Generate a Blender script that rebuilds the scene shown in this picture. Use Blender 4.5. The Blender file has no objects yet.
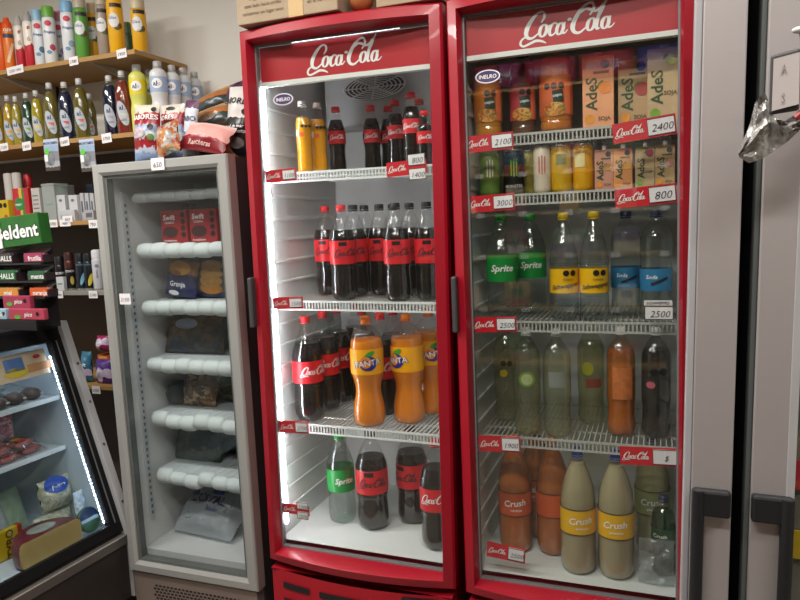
import bpy, math, random
from mathutils import Vector, Matrix, noise as mnoise
S = bpy.context.scene
COL = S.collection
random.seed(4)
PI = math.pi

# ------------------------------------------------------------------ camera
FPX = 686.0
YAW, PITCH, ROLL = math.radians(20.87), math.radians(6.81), math.radians(-2.52)
CAM = Vector((0, 0, 1.5))
_fw = Vector((-math.sin(YAW)*math.cos(PITCH), math.cos(YAW)*math.cos(PITCH), -math.sin(PITCH)))
_r0 = Vector((math.cos(YAW), math.sin(YAW), 0)); _u0 = _r0.cross(_fw)
_rt = _r0*math.cos(ROLL)+_u0*math.sin(ROLL)
_up = -_r0*math.sin(ROLL)+_u0*math.cos(ROLL)
cd = bpy.data.cameras.new('camera'); cd.sensor_width = 36; cd.lens = FPX/800*36; cd.clip_start = .02
cam = bpy.data.objects.new('camera', cd); COL.objects.link(cam)
m = Matrix((( _rt.x, _up.x, -_fw.x, CAM.x), (_rt.y, _up.y, -_fw.y, CAM.y), (_rt.z, _up.z, -_fw.z, CAM.z), (0, 0, 0, 1)))
cam.matrix_world = m
S.camera = cam
def at(px, py, Y):
    "point of the place at depth Y seen at photo pixel px, py"
    d = _fw*FPX + _rt*(px-400) - _up*(py-300)
    return CAM + d*(Y/d.y)
def atX(px, py, X):
    d = _fw*FPX + _rt*(px-400) - _up*(py-300)
    return CAM + d*(X/d.x)

# ------------------------------------------------------------------ world, lights, exposure
w = bpy.data.worlds.new('world'); S.world = w; w.use_nodes = True
w.node_tree.nodes['Background'].inputs[0].default_value = (.8, .85, 1, 1)
w.node_tree.nodes['Background'].inputs[1].default_value = .05
def area(name, loc, sx, sy, power, col=(1, .96, .9), rot=(0, 0, 0)):
    l = bpy.data.lights.new(name, 'AREA'); l.shape = 'RECTANGLE'; l.size = sx; l.size_y = sy; l.energy = power; l.color = col
    o = bpy.data.objects.new(name, l); COL.objects.link(o); o.location = loc; o.rotation_euler = rot
    return o
LAMPS = [(-2.3, 1.0, 2.87), (-.45, .85, 2.87), (.95, .15, 2.87), (-.6, -.2, 2.87)]
LAMP_W = (56, 25, 22, 44)
for i, p in enumerate(LAMPS):
    area('ceiling_lamp_light', p, 1.15, .16, LAMP_W[i])
S.view_settings.view_transform = 'Standard'; S.view_settings.look = 'None'
S.view_settings.exposure = 0.0; S.view_settings.gamma = 1; S.view_settings.use_curve_mapping = False
S.cycles.transparent_max_bounces = 40
S.cycles.max_bounces = 10
S.cycles.sample_clamp_indirect = 4
S.cycles.use_denoising = True
S.cycles.caustics_reflective = False; S.cycles.caustics_refractive = False

# ------------------------------------------------------------------ materials
def lin(h):
    h = h.lstrip('#'); o = []
    for i in (0, 2, 4):
        c = int(h[i:i+2], 16)/255
        o.append(c/12.92 if c <= .04045 else ((c+.055)/1.055)**2.4)
    return (*o, 1)
_mats = {}
def _new(name):
    mt = bpy.data.materials.new(name); mt.use_nodes = True
    nt = mt.node_tree; nt.nodes.clear()
    out = nt.nodes.new('ShaderNodeOutputMaterial')
    return mt, nt, out
def mat(col, rough=.5, metal=0, var=.08, scale=12, spec=.5, coat=0, bump=0, emit=0):
    "procedural principled: base colour with slight noise variation"
    k = (col, rough, metal, var, scale, spec, coat, bump, emit)
    if k in _mats: return _mats[k]
    mt, nt, out = _new('paint_'+col.strip('#'))
    N, L = nt.nodes, nt.links
    b = N.new('ShaderNodeBsdfPrincipled'); L.new(b.outputs[0], out.inputs[0])
    tc = N.new('ShaderNodeTexCoord'); no = N.new('ShaderNodeTexNoise'); no.inputs['Scale'].default_value = scale
    L.new(tc.outputs['Object'], no.inputs['Vector'])
    mr = N.new('ShaderNodeMapRange'); mr.inputs[3].default_value = 1-var; mr.inputs[4].default_value = 1+var
    L.new(no.outputs[0], mr.inputs[0])
    hs = N.new('ShaderNodeHueSaturation'); hs.inputs['Color'].default_value = lin(col)
    L.new(mr.outputs[0], hs.inputs['Value']); L.new(hs.outputs[0], b.inputs['Base Color'])
    b.inputs['Roughness'].default_value = rough; b.inputs['Metallic'].default_value = metal
    b.inputs['Specular IOR Level'].default_value = spec; b.inputs['Coat Weight'].default_value = coat
    if bump:
        bp = N.new('ShaderNodeBump'); bp.inputs['Strength'].default_value = bump; bp.inputs['Distance'].default_value = .01
        n2 = N.new('ShaderNodeTexNoise'); n2.inputs['Scale'].default_value = scale*4; L.new(tc.outputs['Object'], n2.inputs['Vector'])
        L.new(n2.outputs[0], bp.inputs['Height']); L.new(bp.outputs[0], b.inputs['Normal'])
    if emit:
        b.inputs['Emission Color'].default_value = lin(col); b.inputs['Emission Strength'].default_value = emit
    _mats[k] = mt; return mt
def clear(col='#ffffff', rough=.03, ior=1.45, film=0.0, bump=0):
    "thin clear sheet: transparent tint with Fresnel gloss"
    k = ('clear', col, rough, ior, film, bump)
    if k in _mats: return _mats[k]
    mt, nt, out = _new('clear_'+col.strip('#')); N, L = nt.nodes, nt.links
    tr = N.new('ShaderNodeBsdfTransparent'); tr.inputs[0].default_value = lin(col)
    base = tr
    if film:
        df = N.new('ShaderNodeBsdfDiffuse'); df.inputs[0].default_value = lin('#e8ecec')
        mx = N.new('ShaderNodeMixShader'); mx.inputs[0].default_value = film
        L.new(tr.outputs[0], mx.inputs[1]); L.new(df.outputs[0], mx.inputs[2]); base = mx
    gl = N.new('ShaderNodeBsdfGlossy'); gl.inputs['Roughness'].default_value = rough
    if bump:
        tc = N.new('ShaderNodeTexCoord'); no = N.new('ShaderNodeTexNoise'); no.inputs['Scale'].default_value = 55; L.new(tc.outputs['Object'], no.inputs['Vector'])
        bp = N.new('ShaderNodeBump'); bp.inputs['Strength'].default_value = bump; bp.inputs['Distance'].default_value = .004
        L.new(no.outputs[0], bp.inputs['Height']); L.new(bp.outputs[0], gl.inputs['Normal'])
    lw = N.new('ShaderNodeLayerWeight'); lw.inputs[0].default_value = .5
    pw = N.new('ShaderNodeMath'); pw.operation = 'POWER'; pw.inputs[1].default_value = 5; L.new(lw.outputs['Facing'], pw.inputs[0])
    f0 = ((ior-1)/(ior+1))**2
    fr = N.new('ShaderNodeMath'); fr.operation = 'MULTIPLY_ADD'; fr.inputs[1].default_value = 1-f0; fr.inputs[2].default_value = f0; L.new(pw.outputs[0], fr.inputs[0])
    ms = N.new('ShaderNodeMixShader'); L.new(fr.outputs[0], ms.inputs[0]); L.new(base.outputs[0], ms.inputs[1]); L.new(gl.outputs[0], ms.inputs[2])
    L.new(ms.outputs[0], out.inputs[0]); _mats[k] = mt; return mt
def bands(stops, axis=2, wob=.0, rough=.35, nscale=6, spec=.5):
    "print that changes along one generated axis with a wobbling edge: stops = [(pos, colour)]"
    k = ('b', tuple(stops), axis, wob, rough)
    if k in _mats: return _mats[k]
    mt, nt, out = _new('print_bands'); N, L = nt.nodes, nt.links
    b = N.new('ShaderNodeBsdfPrincipled'); L.new(b.outputs[0], out.inputs[0]); b.inputs['Roughness'].default_value = rough
    b.inputs['Specular IOR Level'].default_value = spec
    tc = N.new('ShaderNodeTexCoord'); sp = N.new('ShaderNodeSeparateXYZ'); L.new(tc.outputs['Generated'], sp.inputs[0])
    no = N.new('ShaderNodeTexNoise'); no.inputs['Scale'].default_value = nscale; L.new(tc.outputs['Generated'], no.inputs['Vector'])
    a = N.new('ShaderNodeMath'); a.operation = 'MULTIPLY_ADD'; a.inputs[1].default_value = wob; L.new(no.outputs[0], a.inputs[0])
    s2 = N.new('ShaderNodeMath'); s2.operation = 'SUBTRACT'; L.new(sp.outputs[axis], s2.inputs[0]); s2.inputs[1].default_value = wob*.5
    L.new(s2.outputs[0], a.inputs[2])
    cr = N.new('ShaderNodeValToRGB'); cr.color_ramp.interpolation = 'CONSTANT'
    e = cr.color_ramp.elements
    e[0].position = 0; e[0].color = lin(stops[0][1]); e[1].position = min(.999, stops[1][0]); e[1].color = lin(stops[1][1])
    for p, c in stops[2:]:
        q = e.new(p); q.color = lin(c)
    L.new(a.outputs[0], cr.inputs[0]); L.new(cr.outputs[0], b.inputs['Base Color']); _mats[k] = mt; return mt
def mottle(cols, scale=20, rough=.3, coat=.0, space='Object', spec=.5):
    "blotchy food or print: voronoi cells through a ramp"
    k = ('m', tuple(cols), scale, rough, coat)
    if k in _mats: return _mats[k]
    mt, nt, out = _new('mottled'); N, L = nt.nodes, nt.links
    b = N.new('ShaderNodeBsdfPrincipled'); L.new(b.outputs[0], out.inputs[0]); b.inputs['Roughness'].default_value = rough
    b.inputs['Coat Weight'].default_value = coat; b.inputs['Specular IOR Level'].default_value = spec
    tc = N.new('ShaderNodeTexCoord'); v = N.new('ShaderNodeTexVoronoi'); v.inputs['Scale'].default_value = scale
    no = N.new('ShaderNodeTexNoise'); no.inputs['Scale'].default_value = scale*.6
    L.new(tc.outputs[space], no.inputs['Vector'])
    mx = N.new('ShaderNodeMix'); mx.data_type = 'VECTOR'; mx.inputs[0].default_value = .12
    L.new(tc.outputs[space], mx.inputs[4]); L.new(no.outputs['Color'], mx.inputs[5]); L.new(mx.outputs[1], v.inputs['Vector'])
    cr = N.new('ShaderNodeValToRGB'); e = cr.color_ramp.elements
    sp = N.new('ShaderNodeSeparateColor'); L.new(v.outputs['Color'], sp.inputs[0]); L.new(sp.outputs[0], cr.inputs[0])
    cr.color_ramp.interpolation = 'CONSTANT'
    e[0].color = lin(cols[0]); e[1].color = lin(cols[1]); e[1].position = 1/len(cols)
    for i, c in enumerate(cols[2:]):
        q = e.new((i+2)/len(cols)); q.color = lin(c)
    L.new(cr.outputs[0], b.inputs['Base Color']); _mats[k] = mt; return mt
def glow(col, s):
    k = ('glow', col, s)
    if k in _mats: return _mats[k]
    mt, nt, out = _new('lamp_glow'); e = nt.nodes.new('ShaderNodeEmission'); e.inputs[0].default_value = lin(col); e.inputs[1].default_value = s
    nt.links.new(e.outputs[0], out.inputs[0]); _mats[k] = mt; return mt
def steel(col, rough=.38):
    k = ('steel', col, rough)
    if k in _mats: return _mats[k]
    mt, nt, out = _new('brushed_steel'); N, L = nt.nodes, nt.links
    b = N.new('ShaderNodeBsdfPrincipled'); L.new(b.outputs[0], out.inputs[0])
    b.inputs['Metallic'].default_value = .55; b.inputs['Base Color'].default_value = lin(col)
    tc = N.new('ShaderNodeTexCoord'); mp = N.new('ShaderNodeMapping'); mp.inputs['Scale'].default_value = (3, 3, 260)
    L.new(tc.outputs['Object'], mp.inputs[0]); no = N.new('ShaderNodeTexNoise'); no.inputs['Scale'].default_value = 3; L.new(mp.outputs[0], no.inputs['Vector'])
    mr = N.new('ShaderNodeMapRange'); mr.inputs[3].default_value = rough-.06; mr.inputs[4].default_value = rough+.1
    L.new(no.outputs[0], mr.inputs[0]); L.new(mr.outputs[0], b.inputs['Roughness']); _mats[k] = mt; return mt

WHITE = mat('#e6e6e2', .45); BLACK = mat('#111113', .4); RED = mat('#a21226', .38, spec=.5, coat=.12, var=.05)
TAGRED = mat('#d01426', .45, var=.03); CARD = mat('#ece8ea', .6, var=.03); INK = mat('#26242c', .7, var=.02)
LWHITE = mat('#f2f0ee', .5, var=.02); GLASS = clear('#fafcfb', .01, 1.6)
FILM = clear('#fcfdfd', .045, 1.62, .004, .2); DARK = mat('#1c191a', .6); ALU = mat('#a5a6a4', .38, .35, var=.04)
WOOD = mat('#a9834f', .55, scale=8, var=.15); CARDBOARD = mat('#a8957c', .8, bump=.15, var=.1)

# ------------------------------------------------------------------ mesh helpers
class MB:
    def __init__(s): s.v = []; s.f = []
    def quad(s, a, b, c, d):
        n = len(s.v); s.v += [tuple(a), tuple(b), tuple(c), tuple(d)]; s.f.append((n, n+1, n+2, n+3)); return s
    def box(s, x0, x1, y0, y1, z0, z1):
        n = len(s.v)
        s.v += [(x, y, z) for z in (z0, z1) for y in (y0, y1) for x in (x0, x1)]
        for q in ((0, 2, 3, 1), (4, 5, 7, 6), (0, 1, 5, 4), (2, 6, 7, 3), (0, 4, 6, 2), (1, 3, 7, 5)): s.f.append(tuple(n+i for i in q))
        return s
    def lathe(s, prof, seg=24, sx=1, sy=1, cx=0, cy=0, twist=0):
        n = len(s.v); m_ = len(prof)
        for r, z in prof:
            for k in range(seg):
                a = 2*PI*k/seg+twist
                s.v.append((cx+r*sx*math.cos(a), cy+r*sy*math.sin(a), z))
        for j in range(m_-1):
            for k in range(seg):
                k2 = (k+1) % seg
                s.f.append((n+j*seg+k, n+j*seg+k2, n+(j+1)*seg+k2, n+(j+1)*seg+k))
        if prof[0][0] > 1e-6: s.f.append(tuple(n+k for k in reversed(range(seg))))
        if prof[-1][0] > 1e-6: s.f.append(tuple(n+(m_-1)*seg+k for k in range(seg)))
        return s
    def pet(s, prof, h, seg=30, sx=1, sy=1):
        "bottle skin: five-lobed foot and shallow flutes in the lower body"
        n = len(s.v); m_ = len(prof)
        for r, z in prof:
            q = z/h
            for k in range(seg):
                a = 2*PI*k/seg; g = 1
                if q < .09: g -= .10*(1-q/.09)*(.5+.5*math.cos(5*a))
                if .08 < q < .34: g -= .035*math.sin(PI*(q-.08)/.26)*(.5+.5*math.cos(10*a))
                s.v.append((r*g*sx*math.cos(a), r*g*sy*math.sin(a), z))
        for j in range(m_-1):
            for k in range(seg):
                k2 = (k+1) % seg; s.f.append((n+j*seg+k, n+j*seg+k2, n+(j+1)*seg+k2, n+(j+1)*seg+k))
        if prof[-1][0] > 1e-6: s.f.append(tuple(n+(m_-1)*seg+k for k in range(seg)))
        return s
    def sleeve(s, prof, seg=24, sx=1, sy=1):
        n = len(s.v); m_ = len(prof)
        for r, z in prof:
            for k in range(seg):
                a = 2*PI*k/seg; s.v.append((r*sx*math.cos(a), r*sy*math.sin(a), z))
        for j in range(m_-1):
            for k in range(seg):
                k2 = (k+1) % seg; s.f.append((n+j*seg+k, n+j*seg+k2, n+(j+1)*seg+k2, n+(j+1)*seg+k))
        return s
    def tube(s, pts, r, seg=8):
        pts = [Vector(p) for p in pts]; n = len(s.v)
        for i, p in enumerate(pts):
            t = (pts[min(i+1, len(pts)-1)]-pts[max(i-1, 0)]).normalized()
            a = t.cross(Vector((0, 0, 1)) if abs(t.z) < .9 else Vector((0, 1, 0))).normalized(); b = t.cross(a)
            for k in range(seg):
                q = p + (a*math.cos(2*PI*k/seg)+b*math.sin(2*PI*k/seg))*r; s.v.append(tuple(q))
        for i in range(len(pts)-1):
            for k in range(seg):
                k2 = (k+1) % seg; s.f.append((n+i*seg+k, n+i*seg+k2, n+(i+1)*seg+k2, n+(i+1)*seg+k))
        s.f.append(tuple(n+k for k in reversed(range(seg)))); s.f.append(tuple(n+(len(pts)-1)*seg+k for k in range(seg)))
        return s
    def prism(s, poly, a0, a1, axis='y'):
        "poly in (x,z) extruded along y, or (y,z) along x, or (x,y) along z"
        n = len(s.v); k = len(poly)
        for a in (a0, a1):
            for p, q in poly: s.v.append({'y': (p, a, q), 'x': (a, p, q), 'z': (p, q, a)}[axis])
        s.f.append(tuple(range(n, n+k))); s.f.append(tuple(reversed(range(n+k, n+2*k))))
        for i in range(k):
            j = (i+1) % k; s.f.append((n+i, n+k+i, n+k+j, n+j))
        return s
    def grid(s, fn, nu, nv):
        n = len(s.v)
        for j in range(nv+1):
            for i in range(nu+1): s.v.append(tuple(fn(i/nu, j/nv)))
        for j in range(nv):
            for i in range(nu):
                a = n+j*(nu+1)+i; s.f.append((a, a+1, a+nu+2, a+nu+1))
        return s
    def ball(s, c, rx, ry, rz, seg=12, rings=8):
        pr = [(math.sin(PI*i/rings), -math.cos(PI*i/rings)) for i in range(rings+1)]
        n = len(s.v)
        for r, z in pr:
            for k in range(seg):
                a = 2*PI*k/seg; s.v.append((c[0]+rx*r*math.cos(a), c[1]+ry*r*math.sin(a), c[2]+rz*z))
        for j in range(rings):
            for k in range(seg):
                k2 = (k+1) % seg; s.f.append((n+j*seg+k, n+j*seg+k2, n+(j+1)*seg+k2, n+(j+1)*seg+k))
        return s
    def loops(s, x0, x1, z0, z1, lps, n=10):
        "concentric rectangle loops: lps = [(inset, yfunc)] joined by quads, mitred corners"
        base = len(s.v); tot = 4*n
        for ins, yf in lps:
            a0, a1, b0, b1 = x0+ins, x1-ins, z0+ins, z1-ins
            for k in range(n): x = a0+(a1-a0)*k/n; s.v.append((x, yf(x), b0))
            for k in range(n): s.v.append((a1, yf(a1), b0+(b1-b0)*k/n))
            for k in range(n): x = a1+(a0-a1)*k/n; s.v.append((x, yf(x), b1))
            for k in range(n): s.v.append((a0, yf(a0), b1+(b0-b1)*k/n))
        for j in range(len(lps)-1):
            for k in range(tot):
                k2 = (k+1) % tot; s.f.append((base+j*tot+k, base+j*tot+k2, base+(j+1)*tot+k2, base+(j+1)*tot+k))
        return s
    def build(s, name, mt, parent=None, smooth=0, bevel=0, kind=None):
        me = bpy.data.meshes.new(name); me.from_pydata(s.v, [], s.f); me.update()
        if smooth:
            for p in me.polygons: p.use_smooth = True
            me.set_sharp_from_angle(angle=math.radians(smooth))
        o = bpy.data.objects.new(name, me); COL.objects.link(o); me.materials.append(mt)
        if parent: o.parent = parent
        if bevel:
            b = o.modifiers.new('bevel', 'BEVEL'); b.width = bevel; b.segments = 2; b.limit_method = 'ANGLE'
        if kind: o['kind'] = kind
        return o
def B(x0, x1, y0, y1, z0, z1): return MB().box(x0, x1, y0, y1, z0, z1)
def tag(o, label, cat, group=None):
    o['label'] = label; o['category'] = cat
    if group: o['group'] = group
    return o
def thing(name, label, cat, loc=(0, 0, 0), rz=0, group=None, rot=None):
    o = bpy.data.objects.new(name, None); COL.objects.link(o); o.empty_display_size = .02
    o.location = loc; o.rotation_euler = rot or (0, 0, rz)
    return tag(o, label, cat, group)
def copy_tree(o, parent=None):
    c = o.copy(); COL.objects.link(c); c.parent = parent
    for ch in list(o.children): copy_tree(ch, c)
    return c
def struct(name, mb, mt, **k):
    o = mb.build(name, mt, **k); o['kind'] = 'structure'; return o

# flat shapes (verts2d, faces)
_txt = {}
def text2d(s, h, bold=.0, shear=0.0, space=1.0):
    k = (s, bold, shear, space)
    if k not in _txt:
        c = bpy.data.curves.new('t', 'FONT'); c.body = s; c.size = 1; c.resolution_u = 2; c.offset = bold; c.shear = shear
        c.space_character = space; c.fill_mode = 'FRONT'
        o = bpy.data.objects.new('t', c); me = o.to_mesh()
        v = [(p.co.x, p.co.y) for p in me.vertices]; f = [tuple(p.vertices) for p in me.polygons]
        o.to_mesh_clear(); bpy.data.objects.remove(o); bpy.data.curves.remove(c)
        xs = [p[0] for p in v]; cx = (min(xs)+max(xs))/2
        _txt[k] = ([(x-cx, y-.36) for x, y in v], f)
    v, f = _txt[k]; q = h/.72
    return [(x*q, y*q) for x, y in v], f
def rect2d(w_, h_, nx=6, ny=2):
    v = [(-w_/2+w_*i/nx, -h_/2+h_*j/ny) for j in range(ny+1) for i in range(nx+1)]
    return v, [(j*(nx+1)+i, j*(nx+1)+i+1, (j+1)*(nx+1)+i+1, (j+1)*(nx+1)+i) for j in range(ny) for i in range(nx)]
def disc2d(rx, rz, seg=20, rings=3):
    v = [(0, 0)]; f = []
    for j in range(1, rings+1):
        for k in range(seg): v.append((rx*j/rings*math.cos(2*PI*k/seg+PI/seg), rz*j/rings*math.sin(2*PI*k/seg+PI/seg)))
    for k in range(seg): f.append((0, 1+k, 1+(k+1) % seg))
    for j in range(rings-1):
        for k in range(seg):
            a = 1+j*seg; k2 = (k+1) % seg; f.append((a+k, a+seg+k, a+seg+k2, a+k2))
    return v, f
def poly2d(pts): return list(pts), [tuple(range(len(pts)))]
def cr_spline(p, n=6):
    o = []
    for i in range(len(p)-1):
        a, b, c, d = p[max(i-1, 0)], p[i], p[i+1], p[min(i+2, len(p)-1)]
        for k in range(n):
            t = k/n
            o.append(tuple(.5*((2*b[j])+(-a[j]+c[j])*t+(2*a[j]-5*b[j]+4*c[j]-d[j])*t*t+(-a[j]+3*b[j]-3*c[j]+d[j])*t**3) for j in range(len(b))))
    o.append(tuple(p[-1])); return o
def stroke(v, f, pts, n=5):
    "pts = [(x,y,width)]"
    q = cr_spline(pts, n); b = len(v)
    for i, (x, y, w_) in enumerate(q):
        x0, y0, _ = q[max(i-1, 0)]; x1, y1, _ = q[min(i+1, len(q)-1)]
        l = math.hypot(x1-x0, y1-y0) or 1; nx, ny = -(y1-y0)/l, (x1-x0)/l
        v.append((x+nx*w_/2, y+ny*w_/2)); v.append((x-nx*w_/2, y-ny*w_/2))
    for i in range(len(q)-1): f.append((b+2*i, b+2*i+1, b+2*i+3, b+2*i+2))
def _script():
    v, f = [], []; sl = .22
    def st(*p): stroke(v, f, [(x+sl*y, y, w_*1.1+.008) for x, y, w_ in p])
    def oval(cx, cy, rx, ry):
        st(*[(cx+rx*math.cos(a), cy+ry*math.sin(a), .055+.075*abs(math.cos(a))) for a in [1.6+2*PI*k/10 for k in range(11)]])
    # first capital with the underline tail
    st((.70, .62, .05), (.80, .84, .1), (.72, 1.04, .09), (.52, 1.06, .09), (.3, .86, .13), (.14, .54, .17), (.1, .26, .17), (.2, .06, .13), (.4, .0, .09), (.6, .12, .06), (.74, .3, .04))
    st((.12, .1, .05), (-.04, -.02, .08), (-.06, -.2, .09), (.1, -.3, .08), (.36, -.22, .09), (.62, -.13, .1), (.9, -.18, .08), (1.1, -.28, .03))
    oval(.86, .27, .15, .25)
    st((1.0, .42, .04), (1.12, .46, .04), (1.2, .42, .04))
    st((1.42, .46, .07), (1.36, .53, .06), (1.24, .5, .08), (1.14, .3, .13), (1.2, .06, .11), (1.34, .04, .06), (1.46, .2, .04))
    oval(1.6, .26, .14, .24)
    st((1.76, .52, .06), (1.73, .3, .12), (1.75, .08, .1), (1.86, .06, .05), (1.94, .18, .04))
    st((1.86, .56, .05), (1.94, .6, .12), (2.04, .58, .05))
    d = 2.06
    st((d+.72, .66, .05), (d+.84, .9, .1), (d+.74, 1.14, .09), (d+.52, 1.14, .09), (d+.28, .92, .13), (d+.12, .56, .17), (d+.08, .26, .18), (d+.2, .04, .13), (d+.42, -.02, .09), (d+.62, .12, .06), (d+.76, .3, .04))
    st((d+.3, .8, .05), (d+.5, .94, .08), (d+.72, .88, .1), (d+.95, .8, .09), (d+1.15, .92, .1), (d+1.3, 1.14, .08), (d+1.36, 1.3, .03))
    oval(d+.86, .27, .15, .25)
    st((d+.98, .3, .04), (d+1.16, .6, .06), (d+1.26, .95, .07), (d+1.22, 1.06, .06), (d+1.14, .9, .09), (d+1.1, .4, .13), (d+1.14, .06, .1), (d+1.26, .08, .05))
    oval(d+1.46, .26, .14, .24)
    st((d+1.62, .52, .06), (d+1.59, .3, .12), (d+1.61, .08, .1), (d+1.74, .06, .05), (d+1.86, .2, .03))
    cx, cy = 1.93, .45
    return [((x-cx)/4.05, (y-cy)/4.05) for x, y in v], f
LOGO = _script()
def logo2d(width): return [(x*width, y*width) for x, y in LOGO[0]], LOGO[1]
def flat(y=0.0):
    return lambda u, v, o: (u, y-o, v)
def rot2(sh, a):
    c, s_ = math.cos(a), math.sin(a); return [(x*c-y*s_, x*s_+y*c) for x, y in sh[0]], sh[1]
def decal(name, sh, surf, u, v, mt, parent, off=.001):
    ds = .0005/len(sh[0]); b = MB(); b.v = [surf(x+u, y+v, off+i*ds) for i, (x, y) in enumerate(sh[0])]; b.f = list(sh[1])
    return b.build(name, mt, parent)
def r_at(prof, z):
    for (r0, z0), (r1, z1) in zip(prof, prof[1:]):
        if z0 <= z <= z1 and z1 > z0: return r0+(r1-r0)*(z-z0)/(z1-z0)
    return prof[-1][0]
def round_surf(prof, sx=1, sy=1, rot=0):
    def s_(u, z, o):
        r = r_at(prof, z)+o; a = u/max(r_at(prof, z), .005)+rot
        return (r*sx*math.sin(a), -r*sy*math.cos(a), z)
    return s_

# ------------------------------------------------------------------ the room
struct('floor', B(-3.8, 2.4, -2.6, 2.9, -.05, 0), mat('#6d655d', .5, scale=3))
WALLM = mat('#dedcd5', .8, var=.05, scale=2, bump=.05)
struct('wall_back', B(-3.8, 2.4, 2.76, 2.9, 0, 3.0), WALLM)
struct('wall_left', B(-3.9, -3.8, -2.6, 2.9, 0, 3.0), WALLM)
struct('wall_right', B(2.4, 2.5, -2.6, 2.9, 0, 3.0), WALLM)
struct('wall_rear', B(-3.8, 2.4, -2.7, -2.6, 0, 3.0), mat('#8d8a84', .8))
struct('ceiling', B(-3.9, 2.5, -2.7, 2.9, 3.0, 3.1), mat('#d8d6d0', .8))
struct('trim_1', B(-3.8, -1.6, 2.745, 2.76, .1, 1.88), mat('#4a3d36', .7, var=.1, scale=4))
for i, p in enumerate(LAMPS):
    t = thing('ceiling_lamp', ['white tube lamp on the ceiling over the deli case', 'white tube lamp on the ceiling over the aisle', 'white tube lamp on the ceiling at right rear', 'white tube lamp on the ceiling at left rear'][i], 'lamp', (p[0], p[1], 2.9), 0, 'ceiling lamps')
    B(-.62, .62, -.1, .1, .04, .1).build('housing', WHITE, t, bevel=.01)
    MB().tube([(-.58, 0, .01), (.58, 0, .01)], .018).build('tube', glow('#fff4e4', 3), t, 40)

# ------------------------------------------------------------------ red drink coolers
FRAMERED = RED; LINER = mat('#dcdedd', .4, var=.03); GREYRUB = mat('#3a393b', .5); WIRE = mat('#dfe1e0', .35)
def wire_shelf(root, x0, x1, y0, y1, z, rail_h=.026, pitch=.0115, wm=None):
    b = MB()
    b.box(x0, x1, y0, y0+.005, z-.004, z+.003); b.box(x0, x1, y0, y0+.005, z-rail_h-.006, z-rail_h)
    n = int((x1-x0)/pitch)
    for i in range(n+1):
        x = x0+(x1-x0)*i/n; b.box(x-.0022, x+.0022, y0+.001, y0+.004, z-rail_h, z-.003)
    for i in range(int((x1-x0)/.016)+1):
        x = x0+.002+i*.016
        if x < x1: b.box(x-.0017, x+.0017, y0+.004, y1, z-.0045, z-.001)
    for yy in (y0+.12, y0+.26, y1-.02): b.box(x0, x1, yy, yy+.005, z-.012, z-.006)
    return b.build('shelf', wm, root)
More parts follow.
